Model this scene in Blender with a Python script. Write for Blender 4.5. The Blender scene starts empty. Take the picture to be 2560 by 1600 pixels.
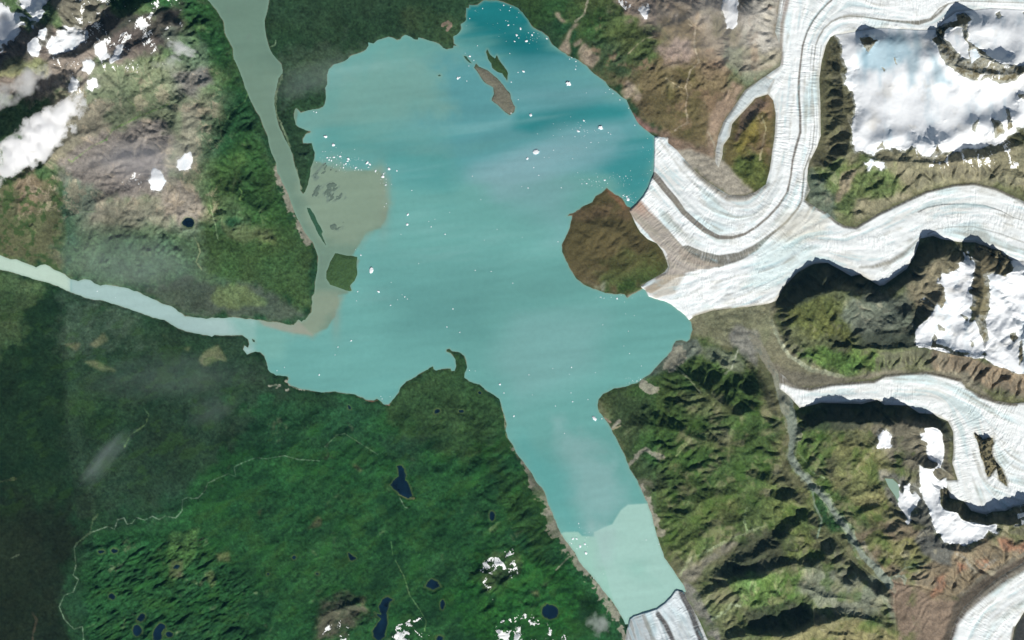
import bpy, math, random, re
import numpy as np

# ------------------------------------------------------------------ camera, sky, sun, exposure
SC = bpy.context.scene
M = 10.0                                  # metres per map unit
cam_d = bpy.data.cameras.new("camera"); cam = bpy.data.objects.new("camera", cam_d)
SC.collection.objects.link(cam); SC.camera = cam
cam.location = (0, 0, 20000); cam_d.type = 'ORTHO'; cam_d.ortho_scale = 25600
cam_d.clip_start = 10; cam_d.clip_end = 60000
SUN_EL, SUN_AZ = math.radians(40), math.radians(158)      # azimuth clockwise from north: south-south-east
world = bpy.data.worlds.new("World"); SC.world = world; world.use_nodes = True
nt = world.node_tree; bg = nt.nodes["Background"]
sky = nt.nodes.new("ShaderNodeTexSky"); sky.sky_type = 'NISHITA'; sky.sun_disc = False
sky.sun_elevation = SUN_EL; sky.sun_rotation = SUN_AZ
nt.links.new(sky.outputs[0], bg.inputs[0]); bg.inputs[1].default_value = 0.05
sl = bpy.data.lights.new("sun", 'SUN'); sun = bpy.data.objects.new("sun", sl); SC.collection.objects.link(sun)
sl.energy = 5.0; sl.angle = math.radians(0.5); sl.color = (1.0, 0.965, 0.91)
sun.rotation_euler = (math.radians(90) - SUN_EL, 0, math.pi - SUN_AZ)
SC.view_settings.view_transform = 'Standard'; SC.view_settings.look = 'None'
SC.view_settings.exposure = 0.0; SC.view_settings.gamma = 1
SC.cycles.max_bounces = 14; SC.cycles.diffuse_bounces = 2; SC.cycles.glossy_bounces = 1; SC.cycles.volume_bounces = 14

# ------------------------------------------------------------------ the grid and its tools
S = 1.6
GX = np.arange(-128, 2690, S, dtype=np.float32); GY = np.arange(-90, 1692, S, dtype=np.float32)
NX, NY = len(GX), len(GY)
XX, YY = np.meshgrid(GX, GY)

def pts(s):
    v = [float(t) for t in re.split(r"[ ,\n]+", s.strip())]
    return list(zip(v[::2], v[1::2]))

def sat(a): return np.clip(a, 0, 1)
def sm(a, lo, hi):
    t = sat((a - lo) / (hi - lo)); return t * t * (3 - 2 * t)

def noise(wl, seed, sx=1.0, sy=1.0, ang=0.0, wx=0, wy=0):
    rng = np.random.RandomState(seed)
    if ang or sx != 1 or sy != 1 or not np.isscalar(wx):
        c, s = math.cos(ang), math.sin(ang)
        x = XX + wx; y = YY + wy
        u = ((x * c + y * s) / (wl * sx)).astype(np.float32); v = ((-x * s + y * c) / (wl * sy)).astype(np.float32)
    else:
        u = XX / wl; v = YY / wl
    u = u - u.min(); v = v - v.min()
    n, m = int(u.max()) + 3, int(v.max()) + 3
    g = rng.rand(m, n).astype(np.float32) * 2 - 1
    iu = u.astype(np.int32); iv = v.astype(np.int32); fu = u - iu; fv = v - iv
    fu = fu * fu * (3 - 2 * fu); fv = fv * fv * (3 - 2 * fv)
    a = g[iv, iu]; b = g[iv, iu + 1]; c_ = g[iv + 1, iu]; d = g[iv + 1, iu + 1]
    return (a + (b - a) * fu) * (1 - fv) + (c_ + (d - c_) * fu) * fv

def fbm(wl, seed, octs=4, gain=0.5, **k):
    o = 0; a = 1.0; t = 0
    for i in range(octs):
        o = o + a * noise(wl / 2 ** i, seed * 17 + i, **k); t += a; a *= gain
    return o / t * 1.6

def inside(P):
    par = np.zeros((NY, NX + 1), np.uint8)
    n = len(P)
    for i in range(n):
        (xa, ya), (xb, yb) = P[i], P[(i + 1) % n]
        if ya == yb: continue
        if ya > yb: xa, ya, xb, yb = xb, yb, xa, ya
        r0 = max(0, int(math.ceil((ya - GY[0]) / S))); r1 = min(NY, int(math.ceil((yb - GY[0]) / S)))
        if r1 <= r0: continue
        r = np.arange(r0, r1); xc = xa + (GY[r] - ya) * (xb - xa) / (yb - ya)
        ci = np.clip(np.ceil((xc - GX[0]) / S), 0, NX).astype(int)
        par[r, ci] ^= 1
    return (np.cumsum(par, axis=1)[:, :NX] & 1).astype(bool)

def line(P, R, vals=None, closed=False):
    """distance to a polyline (capped at R) and the values interpolated along it"""
    D = np.full((NY, NX), R, np.float32); V = None if vals is None else np.zeros((NY, NX), np.float32)
    n = len(P)
    for i in range(n if closed else n - 1):
        (xa, ya), (xb, yb) = P[i], P[(i + 1) % n]
        c0 = max(0, int((min(xa, xb) - R - GX[0]) / S)); c1 = min(NX, int((max(xa, xb) + R - GX[0]) / S) + 2)
        r0 = max(0, int((min(ya, yb) - R - GY[0]) / S)); r1 = min(NY, int((max(ya, yb) + R - GY[0]) / S) + 2)
        if c1 <= c0 or r1 <= r0: continue
        x = XX[r0:r1, c0:c1]; y = YY[r0:r1, c0:c1]; dx, dy = xb - xa, yb - ya; L = dx * dx + dy * dy + 1e-9
        t = np.clip(((x - xa) * dx + (y - ya) * dy) / L, 0, 1)
        d = np.hypot(x - xa - t * dx, y - ya - t * dy); w = D[r0:r1, c0:c1]; k = d < w; w[k] = d[k]
        if V is not None:
            V[r0:r1, c0:c1][k] = (vals[i] + (vals[(i + 1) % n] - vals[i]) * t)[k]
    return (D, V) if V is not None else D

def poly(s, R=8):
    P = pts(s) if isinstance(s, str) else s
    d = line(P, R, closed=True); return np.where(inside(P), d, -d)

def lic(N, dx, dy, L, sp=1.0):
    """smear the field N along the directions (dx, dy), in grid cells"""
    acc = N.copy(); n = 1
    ii, jj = np.mgrid[0:NY, 0:NX].astype(np.float32)
    for sg in (1, -1):
        y = ii.copy(); x = jj.copy()
        for k in range(int(L / sp)):
            a = np.clip(np.rint(y), 0, NY - 1).astype(np.int32); b = np.clip(np.rint(x), 0, NX - 1).astype(np.int32)
            x += sg * sp * dx[a, b]; y += sg * sp * dy[a, b]
            a = np.clip(np.rint(y), 0, NY - 1).astype(np.int32); b = np.clip(np.rint(x), 0, NX - 1).astype(np.int32)
            acc += N[a, b]; n += 1
    return acc / n

def blur(a, n):
    for _ in range(3):
        for ax in (0, 1):
            p = np.pad(a, [(n + 1, n) if ax == 0 else (0, 0), (n + 1, n) if ax == 1 else (0, 0)], mode='edge')
            c = np.cumsum(p, axis=ax, dtype=np.float64)
            a = ((c[2 * n + 1:] - c[:-2 * n - 1]) if ax == 0 else (c[:, 2 * n + 1:] - c[:, :-2 * n - 1])).astype(np.float32) / (2 * n + 1)
    return a

def L3(*c):
    v = np.array(c, np.float32) / 255; return np.where(v < .04045, v / 12.92, ((v + .055) / 1.055) ** 2.4).astype(np.float32)

def norm(a):
    a = a - a.mean(); return a / (a.std() + 1e-9)

# ------------------------------------------------------------------ outlines read off the map
SHORE = """1280,13 1256,5 1240,1 1209,1 1193,13 1174,13 1172,20 1166,20 1164,50 1152,61 1154,71 1150,78 1141,87 1133,91 1134,108 1143,115
1134,114 1133,120 1116,123 1107,119 1099,110 1090,106 1068,100 1046,94 1045,99 1034,98 1029,94 1013,87 1005,93 1001,98 993,100 984,96
971,93 944,100 934,108 920,106 922,114 915,124 904,130 878,140 860,153 834,162 822,173 818,185 817,201 818,212 813,221 815,241 813,254
808,267 799,271 772,275 752,282 740,270 736,280 735,291 739,312 747,317 764,325 776,327 777,331 764,337 762,340 756,347 758,358 779,358
787,380 785,397 784,400 777,421 774,440 772,461 764,479 758,486 751,477 750,453 742,432 737,416 733,394 725,370 711,344 697,315 688,280
685,246 690,220 697,196 706,183 705,161 696,151 680,135 672,114 665,87 662,53 668,24 673,0 668,-120 505,-120 519,0 540,24 558,53 563,82
582,122 586,148 598,175 616,225 627,254 640,275 651,296 669,341 678,384 690,405 692,429 717,477 730,511 739,540 751,561 756,572 780,604
788,620 795,641 795,665 789,699 786,733 779,741 781,754 778,781 764,800 759,800 754,804 746,800 740,808 735,813 719,812 706,808 666,804
640,800 582,794 516,796 463,790 429,765 410,761 347,731 312,719 265,712 251,714 238,708 225,700 209,698 196,702 177,699 164,687 135,674
114,662 102,663 90,669 82,665 40,649 26,649 0,638 -160,590 -160,630 0,674 26,679 66,691 106,704 145,715 177,731 212,744 265,754 317,770
357,784 381,794 410,800 437,816 463,828 495,834 529,841 537,837 577,839 606,838 620,848 624,861 620,870 611,863 608,874 618,886 630,881
640,878 651,881 661,890 668,908 670,923 674,930 690,938 719,940 722,946 719,956 727,964 746,971 772,975 804,981 836,979 865,983 889,987
905,994 915,1000 934,1000 942,997 952,1004 960,1012 971,1012 979,1002 987,992 997,980 1002,968 1016,953 1037,943 1055,931 1069,924
1074,919 1082,916 1084,923 1090,927 1106,922 1127,920 1129,928 1137,927 1141,914 1139,898 1133,890 1127,883 1116,879 1116,874 1123,871
1129,877 1148,881 1161,890 1166,903 1168,919 1162,932 1161,944 1172,952 1185,959 1198,961 1211,973 1227,983 1248,997 1252,1009 1259,1030
1262,1046 1267,1059 1264,1078 1270,1094 1280,1110 1291,1132 1306,1152 1320,1170 1338,1200 1351,1216 1362,1232 1370,1258 1381,1285
1391,1308 1402,1335 1418,1356 1436,1380 1449,1404 1470,1430 1489,1451 1508,1478 1526,1496 1542,1520 1555,1544 1563,1561 1570,1560
1574,1547 1584,1539 1611,1531 1642,1521 1661,1507 1677,1491 1687,1476 1693,1474 1714,1480 1709,1465 1695,1443 1677,1417 1661,1393
1648,1359 1637,1319 1629,1287 1619,1258 1605,1229 1592,1200 1574,1173 1571,1162 1560,1136 1545,1107 1529,1075 1510,1043 1497,1030
1494,1012 1496,998 1508,985 1534,972 1560,968 1592,957 1624,935 1650,908 1677,879 1685,861 1690,852 1703,850 1717,854 1724,848 1731,824
1728,805 1722,800 1714,789 1693,773 1677,760 1656,751 1637,747 1621,741 1613,725 1607,721 1595,728 1576,739 1568,744 1562,736 1539,736
1513,733 1481,721 1460,712 1444,699 1425,675 1415,651 1406,630 1404,612 1415,588 1423,569 1427,553 1431,538 1418,540 1423,535 1439,530
1460,514 1481,506 1489,490 1505,482 1517,470 1534,482 1555,495 1568,516 1579,520 1592,508 1608,490 1619,471 1627,450 1634,434 1636,400
1636,341 1619,328 1597,310 1584,288 1574,270 1566,251 1544,233 1523,217 1513,204 1486,185 1465,164 1439,146 1420,139 1396,124 1380,111
1370,93 1354,79 1333,69 1322,53 1306,32 1296,21"""
ISLANDS = [
 ("long bare greyish brown island, the largest in the northern bay of the lake", """1190,158 1198,167 1217,175 1240,193 1259,214 1275,235
 1280,254 1288,267 1285,280 1275,287 1262,280 1246,265 1229,251 1235,235 1233,220 1214,209 1201,193 1193,177 1186,169"""),
 ("dark green crooked island just north-east of the long greyish brown one", """1218,124 1225,135 1238,149 1242,138 1246,148 1259,164 1270,183
 1268,202 1260,190 1256,183 1243,179 1230,169 1229,159 1221,148 1215,130"""),
 ("tiny dark sliver island off the north-west tip of the long greyish brown one", "1159,139 1166,141 1175,151 1181,159 1172,157 1164,148"),
 ("lone dark rock in open water west of the northern islands", "1095,188 1099,186 1103,188 1101,191 1096,191"),
 ("thin dark green wooded island lying lengthwise in the silty river mouth", """766,518 776,520 788,540 796,559 807,580 804,585 815,613 809,606
 796,585 780,553 770,532"""),
 ("round wooded green island between the silty river mouth and the open lake", """838,633 860,637 893,642 891,665 893,686 887,702 875,715
 881,727 875,729 852,721 825,713 815,696 816,678 825,657 833,643"""),
 ("dark islet close to the hooked headland where the lake drains west", "630,848 636,850 638,856 632,855"),
]
G1 = """1636,341 1635,400 1634,434 1627,450 1619,471 1608,490 1592,508 1579,520 1574,527 1587,556 1600,580 1619,598 1642,609 1656,627 1666,651
1670,667 1661,680 1637,694 1619,704 1603,717 1607,721 1613,725 1621,741 1637,747 1656,751 1677,760 1693,773 1714,789 1722,800 1735,791 1783,776 1862,768
1920,760 1941,752 1960,717 1994,683 2026,664 2036,659 2068,657 2092,670 2129,691 2150,686 2169,696 2198,715 2211,712 2245,688 2267,672
2285,643 2293,620 2301,596 2333,590 2354,598 2396,605 2438,606 2476,620 2515,643 2536,651 2560,654 2720,690 2720,520 2560,503 2528,487
2489,469 2436,457 2383,461 2317,477 2282,493 2237,514 2198,532 2140,567 2110,564 2089,551 2068,532 2047,522 2030,512 2013,500 2026,474
2018,453 2020,421 2026,400 2044,365 2052,339 2051,265 2048,198 2055,151 2065,114 2076,93 2089,87 2200,70 2300,75 2341,74 2357,55 2391,30
2480,20 2560,25 2720,10 2720,-120 1955,-120 1949,0 1938,80 1955,130 1950,165 1912,190 1862,225 1836,265 1809,304 1796,339 1789,376 1788,405 1797,420 1805,392
1809,362 1825,341 1830,310 1862,275 1889,246 1920,235 1933,251 1939,286 1936,344 1930,381 1924,426 1915,461 1888,479 1862,489 1822,487
1796,471 1769,453 1743,432 1730,416 1714,400 1693,376 1671,357 1671,344"""
G2 = """1946,927 1949,972 1973,990 1999,1020 2026,1014 2052,1007 2153,1010 2195,1000 2211,1012 2269,1014 2298,1033 2333,1036 2370,1054 2382,1078
2384,1117 2380,1157 2394,1200 2364,1200 2370,1226 2375,1245 2409,1253 2428,1277 2465,1287 2481,1279 2515,1277 2536,1266 2560,1261 2720,1240
2720,1012 2560,1006 2529,1008 2489,1001 2449,985 2415,969 2404,948 2370,940 2317,930 2264,932 2211,938 2185,951 2079,959 2026,970 1990,965 1965,945"""
G3 = "2560,1405 2502,1440 2449,1480 2409,1518 2388,1550 2372,1600 2350,1720 2500,1720 2531,1600 2536,1570 2560,1531 2720,1440 2720,1330"
G4 = """1574,1547 1584,1539 1611,1531 1642,1521 1661,1507 1677,1491 1687,1476 1693,1474 1709,1478 1719,1499 1730,1517 1751,1557 1769,1600 1810,1710
1555,1710 1562,1600 1568,1572"""
SNOW = [
 ("bright snow plateau of the upper icefield above the bend of the great glacier", """2089,87 2103,103 2108,124 2105,143 2121,172 2145,172 2110,183 2118,220
 2132,225 2145,267 2132,307 2132,344 2140,376 2158,376 2185,386 2200,372 2240,372 2259,376 2290,362 2304,392 2333,392 2364,381 2417,376 2462,370
 2502,357 2515,339 2560,317 2720,300 2720,-120 2300,-120 2300,40 2200,50"""),
 ("snowfield west of the long dark rib, below the eastern glacier", """2415,622 2396,649 2396,678 2354,688 2349,704 2367,717 2370,757 2355,770 2312,749 2333,770 2319,776
 2322,800 2288,813 2293,853 2298,864 2325,871 2370,874 2402,887 2439,893 2462,890 2465,850 2460,800 2431,797 2428,757 2431,717 2438,678 2436,633"""),
 ("snowfield east of the long dark rib, below the eastern glacier", """2468,688 2492,681 2515,686 2526,659 2539,651 2720,690 2720,960 2550,930 2536,930 2510,919 2478,911
 2462,890 2460,860 2455,800 2465,800 2476,770 2480,725"""),
 ("oval cirque snowfield enclosed by a dark curved rock wall", """2325,1062 2354,1065 2364,1091 2367,1157 2364,1181 2343,1170 2319,1152 2312,1117 2304,1091"""),
 ("small snow patch in the shaded gully west of the oval cirque", "2206,1075 2222,1091 2222,1115 2193,1120 2198,1091"),
 ("long white snow tongue descending to a point above the red slopes", """2301,1160 2312,1170 2333,1178 2354,1192 2366,1210 2357,1240 2346,1261 2378,1266 2402,1279 2402,1298
 2428,1293 2465,1300 2473,1290 2484,1300 2489,1330 2470,1324 2449,1348 2415,1359 2383,1359 2373,1364 2354,1340 2333,1300 2320,1258 2304,1221 2296,1200 2293,1183"""),
 ("narrow wedge of snow beside the grey tarn", "2248,1213 2272,1213 2290,1240 2298,1250 2285,1271 2272,1306 2259,1287 2251,1266"),
 ("snow patch on the eastern scree between the tongue and the moraine", "2528,1277 2560,1268 2600,1280 2600,1305 2560,1305 2536,1315"),
 ("white fan of snow between two dark gullies in the western peaks", "50,-90 132,-90 132,0 116,24 101,50 90,63 82,69 74,50 63,29 50,0"),
 ("broad snowfield running off the western peaks", "-128,10 0,10 10,16 29,34 63,40 61,63 48,90 16,106 0,132 -128,150"),
 ("snow patch below the dark gully of the western peaks", "69,90 87,93 98,114 93,138 79,135 63,114"),
 ("little snow saddle beside the white fan of snow", "93,74 112,74 106,94 98,88"),
 ("large lens-shaped snowfield with a dark crescent cliff under it", """156,63 175,69 214,82 206,103 193,114 169,132 146,140 124,130 122,116 130,101 148,77"""),
 ("snow patch just east of the dark crescent cliff", "238,116 257,106 267,130 271,140 254,148 241,132"),
 ("round snow patch south of the dark crescent cliff", "209,156 225,149 233,156 230,172 221,183 209,172"),
 ("curved snow strip in a hollow beside dark rocks", "278,150 288,138 294,116 304,116 302,135 290,147 278,155"),
 ("small snow patch north of the white cloud", "222,204 238,198 241,214 230,228 221,220"),
 ("snow patch with a teal meltwater pool", "183,196 192,201 188,222 175,225 176,209"),
 ("thin snow patch on the grey mountain above the tarn", "384,426 397,429 409,453 397,474 378,471 376,450"),
 ("slanting snow patch near the top of the grey mountain", "444,400 474,383 474,400 471,416 450,422"),
 ("blocky snow patch on the brown northern hills", "1608,11 1616,24 1613,40 1595,24"),
 ("hanging snow strip on the pale northern slope", "1806,11 1825,-60 1854,-60 1843,24 1840,58 1830,71 1820,69 1809,32"),
 ("snow patch lying under the dark ridge north of the eastern glacier", "2166,410 2176,404 2180,412 2172,420"),
 ("white snow patches on the crest above the eastern glacier", "2190,412 2204,405 2211,416 2203,422"),
]
ROCKS = ["2150,95 2169,90 2192,101 2185,114 2171,132 2153,106",
 """2341,74 2357,61 2394,50 2391,37 2409,30 2431,48 2421,55 2419,79 2420,101 2439,114 2465,135 2489,151 2510,159 2560,164 2720,170 2720,190 2560,180
 2542,201 2497,209 2470,196 2439,201 2407,190 2391,180 2364,159 2346,132 2343,114 2330,98 2341,90""",
 "2478,299 2502,302 2513,328 2486,347 2484,317", "2515,272 2523,272 2531,317 2521,325", "2431,312 2446,299 2439,331 2428,325",
 "2193,372 2208,347 2211,370", "2327,392 2343,362 2359,384", "2234,140 2240,148 2242,160 2235,154", "2205,168 2212,172 2210,178", "2544,233 2575,236 2570,252 2548,246",
 "2436,1083 2457,1096 2484,1094 2478,1128 2486,1149 2507,1176 2518,1215 2500,1200 2490,1170 2480,1185 2470,1194 2454,1144 2444,1112",
 "2441,612 2436,646 2441,678 2431,731 2431,770 2436,797 2460,860 2470,850 2465,792 2476,744 2473,704 2468,688 2492,684 2515,691 2529,651 2502,630 2446,609",
 "2345,812 2362,822 2368,830 2350,826", "2333,830 2342,840 2340,870 2328,868", "2400,785 2420,795 2418,803", "2425,850 2436,855 2430,868",
 "2525,835 2538,830 2546,842 2535,855 2528,850", "2548,855 2556,850 2556,900 2548,915", "2360,1215 2370,1226 2375,1245 2362,1240 2352,1238", "2555,30 2570,28 2575,36 2560,38", "2490,35 2500,28 2506,40 2495,46"]
HOLES = ["2364,71 2404,66 2409,93 2420,114 2423,148 2404,143 2380,114 2359,93", "2423,127 2439,122 2454,140 2428,161"]
BRANCHHILL = "1889,246 1920,235 1933,251 1939,286 1936,344 1930,381 1924,426 1915,461 1888,479 1862,489 1822,470 1810,440 1805,400 1809,362 1825,341 1830,310 1862,275"
KNOB = """1607,721 1595,728 1576,739 1568,744 1562,736 1539,736 1513,733 1481,721 1460,712 1444,699 1425,675 1415,651 1406,630 1404,612 1415,588 1423,569 1427,553 1431,538 1418,540 1423,535 1439,530
1460,514 1481,506 1489,490 1505,482 1517,470 1534,482 1555,495 1568,516 1574,527 1587,556 1600,580 1619,598 1642,609 1656,627 1666,651 1670,667 1661,680 1637,694 1619,704"""
MUD = ["784,412 804,406 825,411 846,428 825,436 804,450 786,452 776,440", "775,489 788,466 822,455 838,452 854,468 864,484 868,499 849,502 836,504 825,510 788,497", "820,560 860,552 862,575 828,582", "800,640 814,640 812,668 804,664"]
PONDS = [
 ("deep blue lake with a sandy southern shore amid the green hills", "994,1165 1006,1164 1014,1184 1013,1200 1018,1203 1024,1219 1032,1240 1021,1245 997,1234 975,1212 987,1201 996,1189"),
 ("long pinched dark blue lake at the bottom of the green hills", "955,1499 968,1490 984,1499 975,1504 968,1525 968,1547 968,1565 960,1592 947,1601 934,1594 930,1578 944,1557 952,1547 936,1531 952,1536 948,1517"),
 ("dark heart-shaped pond in bright green hills", "1079,1447 1095,1454 1100,1467 1084,1475 1063,1467 1069,1454"),
 ("small wedge-shaped black pond in the green hills", "871,1383 880,1386 893,1396 884,1400 874,1400")]
def ell(x, y, a, b, r=0):
    return [(x + a * math.cos(t) * math.cos(r) - b * math.sin(t) * math.sin(r), y + a * math.cos(t) * math.sin(r) + b * math.sin(t) * math.cos(r)) for t in np.linspace(0, 6.28, 13)[:-1]]
for lab, *e in [("black tarn in pale scree below the grey mountain", 471, 556, 15, 13), ("round dark pond near the two-lobed green hollow of the south-east hills", 1230, 1290, 8, 13),
  ("thin reddish black tarn below the heart-shaped pond", 1106, 1512, 5, 13), ("tiny pond alone in the middle of the green hills", 735, 1394, 5, 4),
  ("speck of a pond among wooded gullies", 792, 1434, 4, 4), ("large oval blue-black pond next to the southern glacier arm", 1375, 1529, 22, 18, .2),
  ("half-hidden pond in the hills at the edge of the map", 1099, 1597, 9, 9), ("dark oval pond on the wooded headland", 1092, 1029, 8, 5, -.4),
  ("small pond east of the oval pond on the wooded headland", 1153, 1028, 5, 3), ("tiny pond at the shore of the wooded headland", 1199, 982, 4, 3, .8),
  ("tiny slanting pond behind the southern shore", 874, 1018, 3, 7, -.6), ("round black pond with a tan rim in the pale green bog", 442, 1417, 9, 6, -.4),
  ("dark pond at the western edge of the bumpy forest", 253, 1379, 9, 5), ("dark pond just east of its twin in the bumpy forest", 287, 1377, 8, 5),
  ("dark pond tucked in a green fold of the bumpy forest", 280, 1491, 9, 7, .5), ("slanting blue pond in the southern forest", 352, 1546, 14, 8, -.9),
  ("blue pond south of the slanting one in the southern forest", 343, 1576, 11, 14), ("largest blue pond of the southern forest", 398, 1580, 13, 24, .4),
  ("small blue pond beside the largest one of the southern forest", 424, 1586, 9, 7), ("tiny pond near the western foot of the green hills", 671, 1435, 3, 3)]:
    PONDS.append((lab, ell(*e)))
TARN = "2212,1196 2232,1198 2248,1213 2251,1266 2238,1240 2222,1218"

# ridge lines: x,y,height (map units above the valley); the side away from the sun is steep
RIDGES = [  # (points, steep, gentle)
 ("2008,1055,30 2050,1050,62 2110,1050,66 2160,1048,66 2200,1050,60 2235,1032,60 2270,1055,70 2310,1062,60 2350,1062,62 2376,1100,50 2378,1160,45", 1.35, .55),
 ("2110,1050,66 2150,1120,50 2200,1180,35", .8, .5), ("2235,1032,60 2240,1110,62 2290,1180,55 2360,1230,40", 1.0, .5), ("2270,1150,70 2330,1170,62 2370,1205,50", 1.3, .5),
 ("2095,1110,45 2150,1118,58 2195,1120,50", 1.2, .5),
 ("1945,785,22 1985,752,60 2050,728,78 2100,722,78 2128,742,70 2165,730,66 2200,745,55 2250,700,55 2290,665,62 2325,640,70 2370,612,45", 1.25, .42),
 ("2050,735,70 2040,800,45 2010,850,25", .7, .4), ("2128,742,70 2150,800,60 2200,850,55", .8, .5), ("2350,640,70 2360,720,60 2330,790,70 2290,830,60", .9, .5),
 ("2440,612,60 2480,628,70 2530,655,60", 1.4, .5), ("2450,640,70 2455,720,78 2450,800,80 2500,860,85 2550,910,85 2640,940,85", .9, .5),
 ("2130,868,42 2200,874,66 2290,866,72 2330,872,78 2400,888,78 2462,892,78 2510,920,80 2560,935,80", 1.35, .75),
 ("2138,845,20 2200,835,50 2260,830,60 2290,840,60", 1.3, .5),
 ("1800,1440,35 1841,1452,62 1888,1448,70 1920,1427,72 1965,1415,70 2010,1412,66 2060,1428,50 2100,1450,40", 1.25, .5),
 ("1867,1582,50 1920,1585,62 1973,1590,80 2039,1563,84 2105,1545,66 2185,1549,60 2240,1575,50", 1.3, .45),
 ("1930,1350,50 1960,1338,66 2000,1300,60 2025,1290,40", 1.3, .5), ("2030,1412,60 2060,1385,50 2110,1370,55 2140,1380,40", 1.2, .5), ("1910,1235,40 1960,1255,55 2000,1240,45", 1.1, .5),
 ("2120,1450,30 2150,1440,62 2185,1462,60 2215,1490,45", 1.3, .6), ("2100,1290,20 2140,1290,40 2180,1270,30", 1.2, .4),
 ("1880,925,20 1900,975,62 1930,1010,62 1960,1045,40", 1.3, .5), ("1700,930,30 1780,990,58 1830,1040,70 1880,1030,66 1940,1060,45", .6, .4), ("1830,1120,50 1860,1110,62 1900,1090,50", 1.2, .4),
 ("-60,190,60 0,180,62 45,158,66 75,100,70 118,62,66 150,8,70 165,-60,70", 1.3, .5),
 ("0,200,40 40,190,50 75,170,46", 1.2, .5), ("60,120,50 90,130,60 110,170,40", .9, .5),
 ("110,140,40 135,148,52 180,142,56 225,118,56 262,80,56 300,50,60 340,20,60 420,-30,55", 1.3, .45), ("205,150,50 230,180,52 200,220,50", .8, .4),
 ("290,150,44 330,122,62 365,100,66 395,60,50", 1.2, .45), ("320,60,50 350,50,56 390,30,50", 1.2, .5), ("190,232,40 250,165,52 310,140,56", .8, .35), ("230,330,30 180,340,36 120,400,36 60,440,30", .9, .35),
 ("480,215,34 455,245,44 430,310,52 416,370,56 404,440,54 330,470,44 250,500,32 200,520,18", .9, .3), ("412,370,54 350,390,46 280,400,34", .85, .3), ("400,440,50 340,430,44 290,440,34", .85, .3), ("460,480,34 500,430,42 550,350,50 590,290,44 625,240,26", 1.1, .32), ("500,430,50 560,470,44 640,520,26", .5, .35), ("540,90,20 560,160,26 600,230,20", .4, .3),
 ("2086,100,10 2100,180,34 2110,260,46 2128,330,54 2116,400,48 2080,440,30", .9, .7), ("2128,370,50 2180,398,56 2260,404,56 2340,408,60 2430,392,62 2500,378,64 2600,335,66", 1.2, .4),
 ("2100,200,30 2070,215,14", .7, .7), ("2112,260,46 2075,275,16", .8, .8), ("2125,310,50 2080,325,16", .9, .9), ("2125,350,52 2085,362,20", 1, .9),
 ("2345,100,30 2357,66,44 2410,45,50 2422,85,48", 1.2, .6), ("2345,115,40 2380,165,46 2440,185,50 2520,185,56 2600,185,60", 1.2, .5), ("2420,85,48 2432,120,52 2480,150,56 2520,158,56", 1.3, .6),
 ("2155,100,28 2172,104,44 2188,108,28", 1.3, .7), ("2433,325,40 2446,303,52 2470,320,46", 1.3, .6), ("2480,330,50 2500,312,64 2528,300,66 2560,320,60", 1.3, .6), ("2203,372,46 2209,350,60 2225,372,50", 1.3, .6), ("2330,390,50 2344,362,64 2358,388,52", 1.3, .6), ("2270,385,50 2285,360,60 2300,390,52", 1.2, .6),
 ("2570,215,50 2552,250,60 2580,280,60", 1.2, .6), ("2440,1090,50 2475,1100,62 2482,1140,62 2510,1190,60", 1.2, .6),
 ("1990,1180,10 2030,1160,24 2060,1120,40 2080,1090,44", .6, .5), ("1720,1180,30 1780,1160,46 1840,1180,54 1900,1200,50", .9, .4), ("1700,1370,20 1780,1320,34 1880,1290,40", .6, .3),
 ("1760,1490,30 1800,1470,46 1841,1452,60", 1, .5), ("1850,1400,40 1920,1370,50 1980,1380,50", 1.3, .5), ("1990,1460,60 2060,1490,56 2130,1500,50 2200,1520,44", 1.0, .5), ("2060,1380,40 2080,1440,56 2120,1470,50", 1.1, .5),
 ("2270,1100,60 2285,1140,56 2310,1170,60", 1.2, .6), ("2165,1150,30 2190,1110,56 2215,1060,60", 1.1, .5), ("2150,690,40 2160,760,60 2175,830,50", 1.1, .6), ("2215,740,50 2240,790,64 2270,850,66", 1.1, .6), ("2060,780,20 2090,765,54 2110,790,40", 1.2, .6),
 ("2300,1300,50 2350,1340,56 2400,1390,46 2440,1430,30", .8, .4), ("2480,1330,50 2530,1370,46 2560,1400,30", .8, .4), ("2180,1340,30 2240,1330,44 2270,1300,50", .9, .4), ("2160,1280,26 2120,1250,36 2080,1180,40 2070,1120,40", .5, .45),
 ("2370,1240,62 2420,1262,80 2450,1285,80 2480,1280,86 2540,1268,86 2620,1240,80", 1.3, .6),
 ("2470,1250,70 2500,1245,86", 1.2, .6), ("2240,1290,40 2290,1310,60 2340,1370,62 2420,1375,66 2500,1335,60", .9, .5),
 ("1490,60,16 1600,30,30 1700,60,34 1760,20,40 1880,40,44", .35, .25), ("1655,150,34 1640,110,42 1660,70,44", .7, .3), ("1500,110,16 1590,92,28 1640,90,40", .6, .25), ("1818,100,30 1826,150,36 1850,180,30 1900,170,36 1945,150,30", 1.1, .5),
 ("1530,1080,15 1640,1060,30 1720,1090,45 1830,1120,60", .45, .35), ("1850,1330,20 1870,1290,40 1900,1250,50", .8, .4), ("1700,1300,30 1760,1250,40 1850,1230,50", .3, .3),
 ("1840,350,18 1880,300,30 1900,270,20", .5, .5), ("1880,440,14 1890,380,26", .5, .5), ("1440,560,8 1500,560,18 1560,580,22 1600,650,18 1520,700,14", .25, .25),
 ("2060,700,60 1990,800,50", .5, .4), ("2300,1300,60 2330,1420,60 2300,1480,40", .6, .5),
 ("1120,1020,10 1200,1080,16 1230,1200,20 1300,1380,26 1380,1450,20", .3, .25), ("800,1540,10 860,1520,26 900,1560,20", .9, .4), ("1200,1430,26 1250,1460,36 1290,1440,24", .9, .4),
]
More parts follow.
